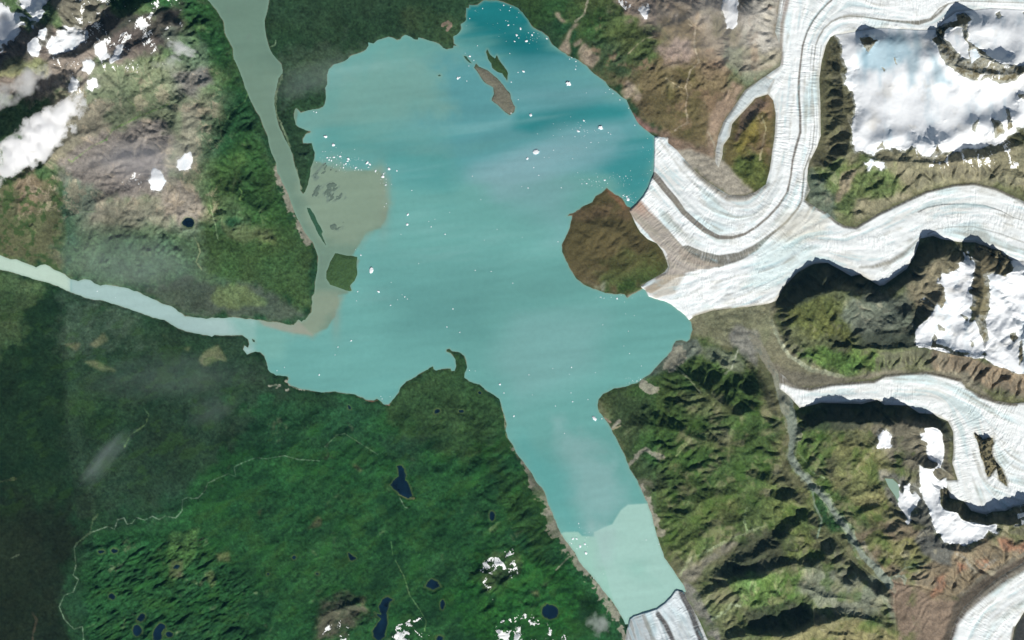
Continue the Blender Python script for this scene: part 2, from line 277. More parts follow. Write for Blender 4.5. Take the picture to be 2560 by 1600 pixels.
# ------------------------------------------------------------------ fields
import time; T0 = time.time(); print("fields")
wob = fbm(14, 3, 4) * 1.6
shore = -poly(SHORE, 200)                        # positive on land
isl_sd = [poly(s, 40) for _, s in ISLANDS]
knob_sd = poly(KNOB, 60)
land = shore.copy()
for d in isl_sd: land = np.maximum(land, d)
edgew = sat(np.abs(land) / 6 + .3)
land = land + wob * np.where(land < 40, .8, 1)
g1 = poly(G1, 60); g2 = poly(G2, 60); g3 = poly(G3, 60); g4 = poly(G4, 60)
bhill = poly(BRANCHHILL, 12)
rock = -np.ones_like(XX) * 8
for s in ROCKS: rock = np.maximum(rock, poly(s))
hole = -np.ones_like(XX) * 8
for s in HOLES: hole = np.maximum(hole, poly(s))
rock = np.minimum(rock, -hole)
rock = rock + np.clip(fbm(9, 15, 4) * 2.6, -5, 5) * (rock > -7.9)
gl = np.maximum.reduce([g1, g2, g3, g4])
snow_sd = [poly(s, 30) for _, s in SNOW]

# heights --------------------------------------------------------
wx = fbm(60, 11, 3) * 12; wy = fbm(60, 12, 3) * 12
base = sat((XX - 1650) / 900) * 40 * sm(land, 0, 120) + sm(land, 0, 150) * 3
amp = np.zeros_like(XX)
for s, a, f in [("-200,-200 640,-200 640,300 690,420 740,560 600,640 0,560 -200,560", 5, 60), ("1300,-200 2000,-200 1950,430 1600,330 1380,110", 6, 40),
                ("1980,60 2800,-200 2800,700 2300,700 2000,520", 12, 40), ("1900,640 2800,600 2800,1500 2300,1500 2000,1700 1700,1700 1640,1400 1850,1300 1950,1050 1850,860", 15, 50), ("1500,900 1960,850 2000,1300 1640,1420 1500,1100", 8, 40),
                ("620,1000 950,1000 1250,1050 1400,1400 1500,1700 200,1700 200,1400", 7, 60), ("200,1350 640,1250 700,1700 200,1700", 10, 40),
                ("2300,-200 2800,-200 2800,420 2300,400 2250,250", 12, 60), ("2350,1000 2800,1000 2800,1300 2350,1300", 16, 40)]:
    amp = np.maximum(amp, a * sm(poly(s, f), -f * .3, f))
rn = 0; a_ = 1; w = 1
for o in range(4):
    n_ = 1 - np.abs(noise(110 / 2 ** o, 200 + o, wx=wx, wy=wy)) * 1.7
    rn = rn + a_ * n_ * w; w = sat(n_ * 1.3); a_ *= .42
ridged = sat(rn / 1.7 + .1)
mt = amp * ridged
suna = np.array([-math.sin(SUN_AZ), math.cos(SUN_AZ)])        # map direction away from the sun (x, y down)
suna = suna / np.hypot(*suna)
wn = 1 + .42 * fbm(30, 21, 3); jx = fbm(30, 31, 5, .55) * 6; jy = fbm(30, 32, 5, .55) * 6
for s, st, ge in RIDGES:
    v = np.array([float(t) for t in re.split(r"[ ,]+", s)]).reshape(-1, 3)
    R = float(v[:, 2].max() / (ge * .75)) + 8
    c0 = max(0, int((v[:, 0].min() - R - GX[0]) / S)); c1 = min(NX, int((v[:, 0].max() + R - GX[0]) / S))
    r0 = max(0, int((v[:, 1].min() - R - GY[0]) / S)); r1 = min(NY, int((v[:, 1].max() + R - GY[0]) / S))
    if c1 <= c0 or r1 <= r0: continue
    x = XX[r0:r1, c0:c1] + jx[r0:r1, c0:c1]; y = YY[r0:r1, c0:c1] + jy[r0:r1, c0:c1]
    best = np.zeros_like(x) - 99
    for i in range(len(v) - 1):
        (xa, ya, ha), (xb, yb, hb) = v[i], v[i + 1]; dx, dy = xb - xa, yb - ya
        t = np.clip(((x - xa) * dx + (y - ya) * dy) / (dx * dx + dy * dy), 0, 1)
        ox, oy = x - xa - t * dx, y - ya - t * dy; d = np.hypot(ox, oy) + 1e-3
        cs = (ox * suna[0] + oy * suna[1]) / d
        k = ge + (st - ge) * sm(cs, -.1, .75)
        hh = ha + (hb - ha) * t
        best = np.maximum(best, hh - (d * k * wn[r0:r1, c0:c1]) * (1 - .25 * np.exp(-d / 25)))
    m_ = mt[r0:r1, c0:c1]
    mt[r0:r1, c0:c1] = np.where(best > -20, np.log(np.exp(np.clip(best, -60, 200) / 5) + np.exp(m_ / 5)) * 5 - 5 * math.log(2) * np.exp(-np.abs(best - m_) / 6) * 0, m_) if True else m_
mt = np.maximum(mt, 0) * (1 - .38 * sm(poly('150,180 420,150 600,250 640,420 520,560 200,560 120,420', 60), -20, 40))
# ice levels and fading of the hills towards ice and water
snowall = np.maximum.reduce(snow_sd)
snowall = np.minimum(snowall, -rock)
fade_w = sm(land, 0, 26) * .55 + .45 * sm(land, 0, 90)
fade_g = np.where(gl > 0, 0, sm(-gl, 0, 22) * .75 + .25 * sm(-gl, 0, 55))
fade_g = np.maximum(fade_g, sm(rock, 0, 10) * .8)
for s, f in (("1722,790 1790,770 1930,760 1950,800 1960,860 1990,900 2060,930 2160,940 2160,960 2000,965 1940,920 1960,1010 1990,1060 1990,1130 1970,1170 2030,1240 2090,1330 2150,1400 2230,1460 2200,1470 2120,1400 2060,1310 2000,1240 1950,1170 1950,1060 1930,980 1890,920 1850,880 1780,860 1724,850", 34),
             ("2230,1450 2300,1460 2400,1490 2560,1390 2640,1400 2400,1720 2240,1720", 16), ("1700,400 1760,350 1790,300 1840,200 1860,220 1810,310 1800,400 1880,480 1800,480", 10), ("1700,1470 1725,1470 1790,1590 1820,1710 1790,1710", 8)):
    fade_g = fade_g * (1 - .9 * sm(poly(s, f), -f * .5, f * .5))
plateau = sm(snow_sd[0] + np.clip(rock, -8, 0) * 0, 0, 30) * 16
H = base + mt * fade_w * fade_g + plateau * fade_g
def erode(h, rounds=20, K=.07, acc=110, diff=.12):
    """stream-power erosion: water follows the steepest way down and cuts valleys as it gathers"""
    h = h.astype(np.float64).copy(); n, m = h.shape; idx = np.arange(n * m).reshape(n, m)
    nb = [(a, b, math.hypot(a, b)) for a in (-1, 0, 1) for b in (-1, 0, 1) if a or b]
    h += np.random.RandomState(8).rand(n, m) * .3
    for r in range(rounds):
        best = np.zeros((n, m)); rec = idx.copy()
        hp = np.pad(h, 1, mode='edge'); ip_ = np.pad(idx, 1, mode='edge')
        for a, b, L in nb:
            sl = (h - hp[1 + a:1 + a + n, 1 + b:1 + b + m]) / L; k = sl > best
            best[k] = sl[k]; rec[k] = ip_[1 + a:1 + a + n, 1 + b:1 + b + m][k]
        rr = rec.ravel(); own = rr == idx.ravel(); A_ = np.ones(n * m)
        for _ in range(acc):
            A_ = 1 + np.bincount(rr, np.where(own, 0, A_), n * m)
        drop = h - h.ravel()[rec]
        dh = np.minimum(K * np.sqrt(A_.reshape(n, m)) * drop, drop * .75)
        h -= dh
        hp = np.pad(h, 1, mode='edge'); h += diff * ((hp[2:, 1:-1] + hp[:-2, 1:-1] + hp[1:-1, 2:] + hp[1:-1, :-2]) / 4 - h)
    return h.astype(np.float32)
def coarse(a): return a[::2, ::2]
def fine(a):
    b = np.repeat(np.repeat(a, 2, 0), 2, 1)[:NY, :NX]
    if b.shape != (NY, NX): b = np.pad(b, ((0, NY - b.shape[0]), (0, NX - b.shape[1])), mode='edge')
    return blur(b, 1)
print("erosion", time.time() - T0)
hc = coarse(H + fbm(22, 19, 5, .6) * 2.2 * fade_w * fade_g * sat(amp / 10)); he = erode(hc)
H = H + fine(he - coarse(H))
print("eroded", time.time() - T0)
print("gullies")
rng = np.random.RandomState(5)
white = rng.randn(NY, NX).astype(np.float32)
gull = np.zeros_like(H)
mask_m = fade_w * fade_g
for wl, ln, am in ((2, 22, .30), (1, 13, .42), (0, 7, .62)):
    sm_ = blur(H + gull * mask_m, max(1, wl))
    gy, gx = np.gradient(sm_, S); sl_ = np.hypot(gx, gy) + 1e-6
    dx, dy = gx / sl_, gy / sl_
    n_ = np.clip(norm(lic(norm(blur(white, wl)) if wl > 0 else white, dx, dy, ln)), -2.5, 2.5)
    white = rng.randn(NY, NX).astype(np.float32)
    gull = gull + (.8 - np.abs(n_)) * am * (wl + .7) * S * sat(sl_ * 1.8 - .1) * .9
    if wl == 2: streak_m = n_
streak_f = n_; streak_b = fbm(24, 160, 3)
H = H + gull * mask_m
# forest canopy roughness, hummocks
H = H + (fbm(8, 41, 2) * .45 + blur(rng.randn(NY, NX).astype(np.float32), 1) * .5) * sm(land, 0, 6) * np.where(gl > 0, .25, 1) * np.where(snowall > 0, .2, 1)
hum = fbm(26, 44, 4, sx=2.2, ang=-.6)
H = H + (np.abs(hum) * 9 + np.abs(fbm(12, 47, 3, sx=2.4, ang=-.6)) * 4) * sm(poly("190,1340 520,1320 660,1450 640,1700 200,1700", 60), -10, 60) + (hum * 2.0 + ridged * 5 + fbm(9, 48, 3, sx=2, ang=-.5) * .5) * sm(poly("600,1000 1300,1000 1500,1700 600,1700", 80), -10, 80) * sm(land, 0, 30)
# shoreline: a clean crossing through the water level
H = np.where(land > 0, H * sm(land, 0, 8) + np.minimum(land * .22, 2.0), land * .3)
mud = -np.ones_like(XX) * 8
for s in MUD: mud = np.maximum(mud, poly(s))
mudn = fbm(7, 51, 4, sx=2.6, ang=2.3)
H = np.where((mud > -1) & (land < 2), np.maximum(H, mudn * .9 - .08 - (1 - sat(mud / 7)) * .7), H)
pw = np.clip(fbm(8, 306, 3) * 1.8, -2.5, 2.5)
pond_sd = [poly(p, 16) + pw for _, p in PONDS] + [poly(TARN, 16)]
Hs = blur(H, 4); pond_z = []
for d in pond_sd:
    k = d > 0; z = float(np.percentile(Hs[k], 30)) if k.any() else 0
    pond_z.append(z)
    H = np.where(d > -12, z + (H - z) * sm(-d, 0, 12) - np.clip(d, -1.5, 1.5) * .3, H)

gy, gx = np.gradient(blur(H, 2), S); slope_s = np.hypot(gx, gy); offp = 1 - sm(snow_sd[0], -10, 20)
sragg = np.clip(fbm(14, 16, 5, .7) * 4.0 + streak_m * 1.8 - np.clip(slope_s - .55, 0, 2) * (6 + 12 * offp), -16, 4)
snowall = snowall + sragg; snowall = snowall + 1.4; sk = sm(snowall, -5, 6); H = H + (blur(H, 6) - H) * sk * (.62 + .28 * sm(snow_sd[0], 0, 30))
H = H + fbm(14, 46, 3) * .35 * sk
mor = sm(poly('2230,1455 2300,1462 2400,1490 2420,1475 2360,1720 2250,1720', 10), -4, 8); H = H + mor * noise(8, 301, sx=5, ang=-.75, wx=fbm(50, 302, 3) * 14, wy=fbm(50, 303, 3) * 14) * 1.3
# slopes for land cover
gy, gx = np.gradient(blur(H, 1), S); slope = np.hypot(gx, gy)

# ------------------------------------------------------------------ land cover colours
print("colours", time.time() - T0)
C = np.zeros((NY, NX, 3), np.float32) + L3(38, 74, 50)
ew = fbm(40, 61, 5); ew2 = fbm(16, 62, 4); ewc = np.clip(ew, -1.3, 1.3); ewc2 = np.clip(ew2, -1.3, 1.3)
def paint(s, c, f=10, rough=1.0, a=1.0, mod=None):
    global C
    q = f * (1.35 if f >= 12 and rough >= .8 else 1)
    d = poly(s, q * 2.6 + 4) + (ewc * .75 + ewc2 * .45 + streak_m * .22 * (f > 9)) * q * rough
    k = sm(d, -q * .6, q * .6) * a
    if mod is not None: k = k * mod
    C = C + (L3(*c) - C) * k[..., None]
def paintf(k, c):
    global C
    C = C + (L3(*c) - C) * sat(k)[..., None]
A = lambda: None
paint("1640,-200 2800,-200 2800,1800 1640,1800 1560,1300 1480,1000 1640,860 1800,600 1640,300 1500,-100", (110, 110, 80), 10)
# north-central forest
paint("630,-120 1320,-120 1420,140 1130,140 800,300 760,520 640,300", (50, 78, 56), 14)
paint("660,140 920,100 1120,120 930,150 800,200 720,260 690,230", (78, 96, 82), 22, a=.8)
paint("1000,20 1170,40 1130,110 1000,95", (68, 88, 60), 18, a=.8)
paint("1180,-120 1480,-120 1450,40 1330,60 1280,0", (58, 88, 50), 14)
# north-west mountains
paint("-200,-200 540,-200 620,260 720,560 560,560 200,560 150,660 -200,650", (92, 112, 76), 24)
paint("-200,-200 560,-200 590,150 640,300 660,380 500,420 480,300 560,200 470,60 380,20 240,40 150,-200", (48, 88, 50), 20)
paint("-200,60 240,60 420,100 330,160 260,200 60,240 -200,260", (140, 126, 112), 16)
paint("120,-30 240,-10 300,50 250,100 200,80 150,60", (132, 126, 108), 12)
paint("200,70 330,30 460,20 450,110 380,140 300,140 230,110", (98, 88, 82), 16, a=.85)
paint("0,140 110,150 120,190 0,190", (148, 144, 96), 10, a=.7)
paint("240,160 400,150 560,180 520,260 420,330 300,330 240,300", (108, 124, 84), 24)
paint("130,250 260,250 290,350 190,400 110,420 60,440", (142, 134, 108), 16)
paint("400,70 480,80 520,130 500,250 440,230 420,140", (112, 124, 112), 14, a=.6)
paint("440,190 500,170 530,210 470,240", (122, 122, 116), 12)
paint("190,350 280,330 400,300 440,340 420,470 330,500 200,480 150,480 160,400", (132, 122, 116), 20)
paint("200,500 400,480 470,540 440,590 330,580 220,560", (142, 138, 112), 18, a=.9)
paint("430,430 480,460 510,520 480,590 430,570 410,500", (158, 144, 128), 14, a=.9)
paint("470,250 540,300 500,400 430,460 410,400 440,330", (138, 134, 110), 16, a=.9)
paint("280,395 390,400 390,490 280,500", (128, 116, 114), 18, a=.6)
paint("-200,430 100,430 170,470 170,690 90,660 -200,590", (108, 106, 76), 22)
paint("40,440 110,440 100,520 40,540", (146, 124, 96), 18, a=.7)
paint("160,430 240,470 210,640 160,680", (78, 108, 92), 16)
paint("200,560 640,560 660,780 200,700 160,640", (86, 108, 84), 24)
paint("220,600 480,600 460,700 230,690", (92, 116, 96), 24, a=.7)
paint("330,720 460,700 660,700 760,790 480,790", (84, 94, 82), 14)
paint("540,710 620,710 660,760 560,770 535,750", (112, 122, 86), 10)
paint("500,560 740,560 790,640 790,780 660,720 520,690", (68, 92, 54), 18)
paint("550,560 660,560 680,600 560,600", (112, 112, 84), 14, a=.6)
paint("500,400 620,330 680,440 730,560 640,560 560,480", (54, 86, 46), 16)
paint("520,400 600,400 590,500 520,480", (84, 106, 56), 18, a=.6)
paint("540,220 630,230 640,300 560,380 500,400 490,340", (44, 90, 58), 16)
# south-west plains
paint("-200,660 160,720 170,900 160,1080 190,1280 -200,1280", (38, 68, 46), 12, .4)
paint("0,680 110,700 60,790 60,860 0,890 -100,880 -100,680", (92, 112, 78), 16, a=.8)
paint("165,730 420,800 610,840 640,900 740,980 600,1150 400,1250 195,1300 165,1080 158,900", (52, 78, 60), 34, .8)
paint("165,730 240,740 240,1290 195,1300 165,1080 158,900", (54, 78, 62), 5, .2)
paint("160,740 330,790 360,860 170,890", (84, 104, 92), 26, a=.7)
paint("220,960 350,1040 330,1110 200,1100 170,1000", (44, 74, 46), 26, a=.7)
paint("300,1020 440,1000 560,1120 420,1220 320,1180", (44, 68, 52), 40, a=.8)
paint("-200,1180 200,1300 190,1400 140,1500 220,1720 -200,1720", (40, 54, 40), 24)
paint("-50,1300 110,1330 90,1500 30,1600 -50,1600", (44, 54, 40), 40, a=.7)
for s in ("165,862 200,860 190,875", "225,862 260,830 270,850 240,872", "210,905 240,900 290,925 285,930 250,925", "500,900 515,880 545,862 560,890 566,902 545,898 510,912", "410,838 430,850 440,857 425,852", "455,870 475,868 470,878"):
    paint(s, (142, 140, 104), 5, .8, a=.8)
# southern green hills
paint("560,1000 960,1010 1120,900 1260,1010 1340,1200 1540,1520 1600,1720 230,1720 200,1440 240,1330 440,1300 520,1180 640,1060", (40, 92, 52), 22)
paint("640,1000 960,1010 950,1100 700,1120 600,1090", (42, 88, 60), 22, a=.8)
paint("1000,960 1120,880 1260,1010 1280,1120 1150,1150 1000,1100 960,1020", (56, 84, 50), 20)
paint("970,1090 1080,1080 1060,1160 960,1150", (52, 84, 66), 24, a=.5)
paint("1180,1100 1330,1200 1400,1350 1350,1380 1240,1250", (46, 82, 40), 20)
paint("1360,1380 1450,1460 1540,1600 1440,1560 1350,1450", (36, 72, 40), 14)
paint("1200,1380 1440,1420 1460,1600 1200,1600 1100,1500", (40, 104, 40), 28, a=.8)
paint("640,1350 900,1350 950,1500 700,1540", (48, 98, 52), 30, a=.7)
paint("430,1330 500,1320 490,1400 430,1450 420,1390", (90, 132, 74), 8)
paint("430,1400 460,1400 455,1445 425,1440", (112, 112, 84), 6)
paint("540,1385 570,1380 575,1405 545,1402", (122, 124, 84), 6)
paint("515,1435 530,1430 540,1460 530,1470", (110, 122, 78), 6)
for s in ("795,1292 805,1298 800,1315 770,1322", "640,1285 655,1268 650,1290", "885,1162 905,1175 900,1180", "880,1490 915,1492 910,1520", "1325,1480 1345,1475 1350,1495"):
    paint(s, (122, 112, 84), 5, .8, a=.7)
paint("800,1500 870,1490 900,1530 870,1600 790,1600", (108, 98, 84), 14, a=.8)
paint("1180,1450 1240,1380 1290,1390 1280,1460 1220,1480", (104, 100, 74), 14, a=.5)
# north-east brown hills
paint("1470,-120 2000,-120 1960,180 1840,200 1780,400 1690,370 1570,260 1430,150 1480,80", (128, 110, 78), 22)
paint("1480,-120 1640,-120 1660,150 1540,220 1440,140 1420,60", (88, 100, 60), 24, a=.9)
paint("1400,90 1520,90 1640,160 1560,220 1470,170", (72, 86, 62), 22, a=.9)
paint("1440,20 1520,10 1520,100 1450,100", (62, 92, 48), 18, a=.8)
paint("1540,-120 1980,-120 1940,60 1700,60 1600,60 1520,20", (156, 138, 120), 26)
paint("1640,120 1720,100 1720,150 1660,160", (164, 140, 128), 18)
paint("1760,60 1830,100 1830,180 1760,180", (150, 126, 98), 24, a=.8)
paint("1590,160 1730,180 1740,320 1620,310 1540,230", (112, 98, 64), 26, a=.8)
paint("1620,240 1760,240 1760,400 1700,370 1620,300", (118, 104, 66), 22, a=.8)
paint("1560,250 1600,300 1690,340 1760,360 1770,400 1700,400 1640,340 1590,310", (142, 116, 96), 12)
paint("1855,-120 1975,-120 1950,0 1938,80 1955,150 1900,165 1850,110 1850,50", (192, 184, 176), 18)  # pinkish grey haze veil painted into the ground colour
paint("1700,-100 1860,-100 1850,60 1740,40", (168, 152, 138), 24, a=.8)
paint("1850,110 1950,130 1950,160 1870,170", (168, 158, 134), 12)
paint("1812,104 1850,120 1850,185 1900,180 1950,160 1920,190 1860,215 1830,190 1815,150", (106, 118, 92), 10)
paint("1833,198 1859,217 1830,270 1804,312 1791,360 1783,410 1769,400 1767,339 1775,291 1799,254 1822,204", (170, 142, 118), 8)
paint(BRANCHHILL, (112, 98, 58), 14, .5)
paint("1850,290 1900,300 1900,370 1840,380", (122, 112, 44), 18, a=.7)
paint("1830,400 1920,380 1915,460 1860,485 1815,470", (100, 108, 56), 14)
paint("1840,350 1855,290 1900,245 1925,260 1880,290 1850,330", (136, 112, 92), 8)
paint("1765,390 1812,400 1830,430 1880,480 1830,490 1780,460 1740,430 1690,380 1720,370", (178, 166, 150), 9)
for s in ("1396,123 1415,100 1420,74 1439,52 1452,58 1430,80 1425,105 1433,139 1420,139", "1387,31 1398,32 1402,42 1415,55 1402,56 1390,42", "1430,110 1455,95 1480,130 1495,145 1480,165 1462,160 1440,142",
          "1460,150 1495,145 1480,170", "1525,205 1560,195 1590,215 1603,235 1598,265 1576,268 1545,232"):
    paint(s, (176, 158, 132), 5, .9, a=.9, mod=sm(streak_m, -.9, .3))
paint("1565,265 1600,300 1640,330 1620,330 1590,305", (160, 116, 104), 6)
# the knob
paint(KNOB, (104, 90, 58), 8, .3)
paint("1500,640 1660,630 1680,680 1600,740 1540,740 1490,715", (80, 88, 50), 24, a=.8)
paint("1590,660 1660,660 1640,700 1560,740 1510,735", (62, 86, 40), 16, a=.7)
paint("1430,525 1570,520 1580,545 1430,545", (124, 98, 72), 12)
paint("1515,468 1545,485 1572,520 1560,525 1540,500 1520,485", (168, 112, 78), 5)
paint("1460,705 1480,715 1512,732 1515,705 1490,712 1470,700", (162, 160, 138), 5, 1, a=.9, mod=sm(streak_f, -.6, .5))
paint("1565,742 1607,722 1600,715 1630,700 1660,685 1675,665 1662,640 1655,625 1670,640 1685,670 1660,700 1610,728 1575,744", (176, 166, 148), 5, .6)
# east
paint("2020,380 2560,360 2720,330 2720,520 2500,470 2300,470 2140,560 2040,510", (148, 140, 112), 16)
paint("2060,390 2160,400 2270,460 2250,500 2150,540 2120,560 2070,500 2040,440", (104, 120, 72), 22, a=.9)
paint("2100,430 2150,420 2120,480 2095,500", (166, 150, 122), 8)
paint("2130,500 2230,490 2280,485 2200,530 2135,560", (148, 140, 112), 10)
paint("2010,420 2060,450 2080,540 2030,510", (110, 122, 108), 12)
paint(ROCKS[1], (150, 138, 108), 8, .5)
paint("2066,114 2090,90 2110,130 2150,260 2140,370 2060,420 2030,410 2052,330 2048,190", (108, 104, 78), 8)
paint("1900,640 2300,600 2440,600 2550,900 2400,960 2100,950 1950,900 1890,800", (102, 106, 78), 24)
paint("1950,770 2080,740 2140,830 2130,870 2000,830 1940,800", (104, 108, 62), 18)
paint("2130,740 2300,720 2300,860 2150,860 2110,790", (112, 118, 106), 18)
paint("2300,650 2420,640 2380,780 2290,800 2260,740", (134, 124, 100), 14)
paint("2440,620 2530,650 2510,690 2460,710 2430,760 2430,650", (118, 106, 88), 8)
paint("2010,870 2140,868 2200,880 2200,935 2080,930 2000,900", (92, 118, 60), 12)
paint("2200,880 2330,874 2330,920 2220,930", (122, 124, 94), 12)
paint("2330,872 2410,888 2560,935 2620,1000 2440,960 2330,920", (152, 130, 104), 10)
paint("1920,900 2020,920 2120,945 2210,925 2420,930 2480,1000 2400,960 2300,930 2210,940 2080,962 1990,970 1935,930", (134, 126, 108), 8, .5)
paint("1850,780 1930,760 1950,860 1980,900 2060,930 1960,930 1910,900 1880,860", (140, 134, 108), 14)
paint("1722,800 1783,774 1862,766 1925,760 1925,830 1890,900 1840,870 1770,860 1730,858 1720,850 1735,824", (142, 140, 112), 8, .5)
paint("1840,815 1895,840 1890,915 1860,900 1820,850", (148, 144, 138), 10, a=.8)
paint("1530,960 1620,930 1690,850 1760,850 1860,890 1900,960 1960,1100 1900,1300 1860,1340 1640,1360 1600,1200 1500,1020", (78, 100, 54), 20)
paint("1690,850 1740,850 1760,880 1700,910 1640,940 1560,975 1600,940 1670,880", (104, 114, 106), 10)
paint("1730,870 1800,870 1870,910 1850,930 1760,900", (128, 132, 116), 12, a=.7)
paint("1490,1000 1560,970 1640,990 1640,1160 1700,1240 1620,1260 1560,1130", (72, 76, 58), 18)
paint("1700,990 1800,990 1860,1030 1800,1050 1710,1040", (122, 112, 84), 22, a=.7)
paint("1760,1070 1830,1090 1830,1130 1760,1110", (146, 136, 112), 14, a=.8)
paint("1640,1020 1760,1050 1790,1190 1680,1180 1600,1120", (72, 108, 48), 24, a=.7)
paint("1590,1200 1630,1200 1650,1260 1630,1300 1610,1240", (122, 112, 100), 8)
paint("1630,1230 1800,1200 2000,1220 1990,1330 1860,1330 1740,1400 1660,1380", (94, 108, 62), 18)
paint("1740,1260 1860,1270 1840,1310 1730,1310", (128, 128, 80), 20, a=.6)
paint("1960,1040 2060,1030 2060,1200 2180,1260 2180,1330 2060,1250 1980,1150", (84, 110, 58), 16)
paint("2070,1090 2200,1100 2230,1200 2260,1320 2180,1330 2100,1240", (128, 126, 84), 18)
paint("2160,1060 2300,1040 2370,1080 2380,1200 2300,1200 2230,1150", (122, 114, 96), 14)
paint("2200,1180 2300,1200 2360,1330 2280,1320 2210,1240", (124, 122, 112), 10)
paint("1960,1240 2040,1240 2040,1400 1960,1400 1900,1300", (104, 116, 66), 14)
paint("2030,1210 2150,1330 2080,1330 2040,1300", (54, 92, 56), 8)
paint("1700,1420 2050,1400 2200,1450 2260,1600 2240,1720 1780,1720 1700,1500", (108, 114, 82), 18)
paint("1830,1440 2010,1430 2010,1480 1930,1520 1850,1510", (104, 132, 72), 14)
paint("1920,1560 2110,1540 2260,1580 2260,1720 1900,1720", (148, 138, 96), 12)
paint("2020,1420 2200,1440 2240,1550 2060,1530 2000,1480", (134, 138, 120), 12)
paint("1680,1440 1750,1400 1850,1330 1850,1360 1760,1420 1740,1460", (128, 122, 106), 8)
paint("1700,1460 1730,1460 1790,1560 1830,1700 1800,1700 1755,1560 1715,1490", (134, 130, 120), 6)
paint("2130,1330 2290,1290 2360,1380 2560,1350 2640,1400 2440,1480 2330,1530 2220,1450", (142, 124, 98), 16)
paint("2200,1340 2300,1350 2330,1400 2260,1430 2200,1400", (116, 118, 72), 14, a=.8)
paint("2300,1300 2380,1370 2380,1420 2330,1400 2290,1350", (106, 104, 98), 10)
for s in ("2340,1440 2380,1420 2360,1470 2330,1490", "2440,1400 2480,1410 2450,1430", "2500,1350 2560,1360 2560,1390 2510,1380", "2390,1400 2420,1420 2390,1440"):
    paint(s, (168, 110, 82), 10, 1, a=.7)
paint("2220,1455 2270,1450 2330,1500 2400,1500 2380,1560 2360,1720 2250,1720 2250,1600", (152, 128, 108), 7)
paint("2560,1385 2480,1425 2420,1470 2380,1520 2355,1600 2330,1720 2380,1720 2560,1440 2640,1390", (104, 92, 80), 7)
paint("2536,1570 2560,1531 2720,1440 2720,1720 2520,1720", (70, 70, 70), 6)
k = sm(poly("130,160 420,130 570,240 520,420 500,580 200,580 150,450", 60) + ew * 10, -30, 40); paintf(k * .42, (160, 152, 136))
k = sm(poly("1720,-120 2000,-120 1950,180 1860,200 1760,120", 50) + ew * 10, -20, 30); paintf(k * .4, (178, 166, 152))  # hazy area by the glacier margin, lightened in the ground colour
k = sm(poly("1480,950 1700,900 1900,1000 1960,1200 1860,1330 1640,1400 1560,1200", 50) + ew * 14, -20, 40); paintf(k * .4, (60, 88, 44))
C = np.stack([blur(C[..., i], 1) for i in range(3)], -1)
lum = C.mean(-1, keepdims=True); C = (lum + (C - lum) * .88) * .93
# west shore of the southern arm, bare trimline
for P_, w_ in (("1284,1125 1310,1160 1335,1200", 10), ("1345,1215 1375,1275 1395,1330 1425,1375 1455,1420 1490,1460 1520,1500 1550,1560 1575,1620", 18), ("1600,1220 1625,1270 1650,1330", 10), ("716,480 735,540 770,600", 12), ("700,420 715,470", 16), ("1570,1170 1600,1130 1615,1122 1640,1140 1660,1143", 6), ("1530,1072 1548,1052", 4), ("1660,925 1700,880", 16), ("1605,965 1640,975", 12)):
    d = line(pts(P_), 50)
    paintf(sm(w_ * np.clip(.7 + .42 * streak_m + .3 * ew2 + .3 * fbm(6, 171, 2), 0, 1.7) - d, -2, 3) * .85, (156, 150, 134))
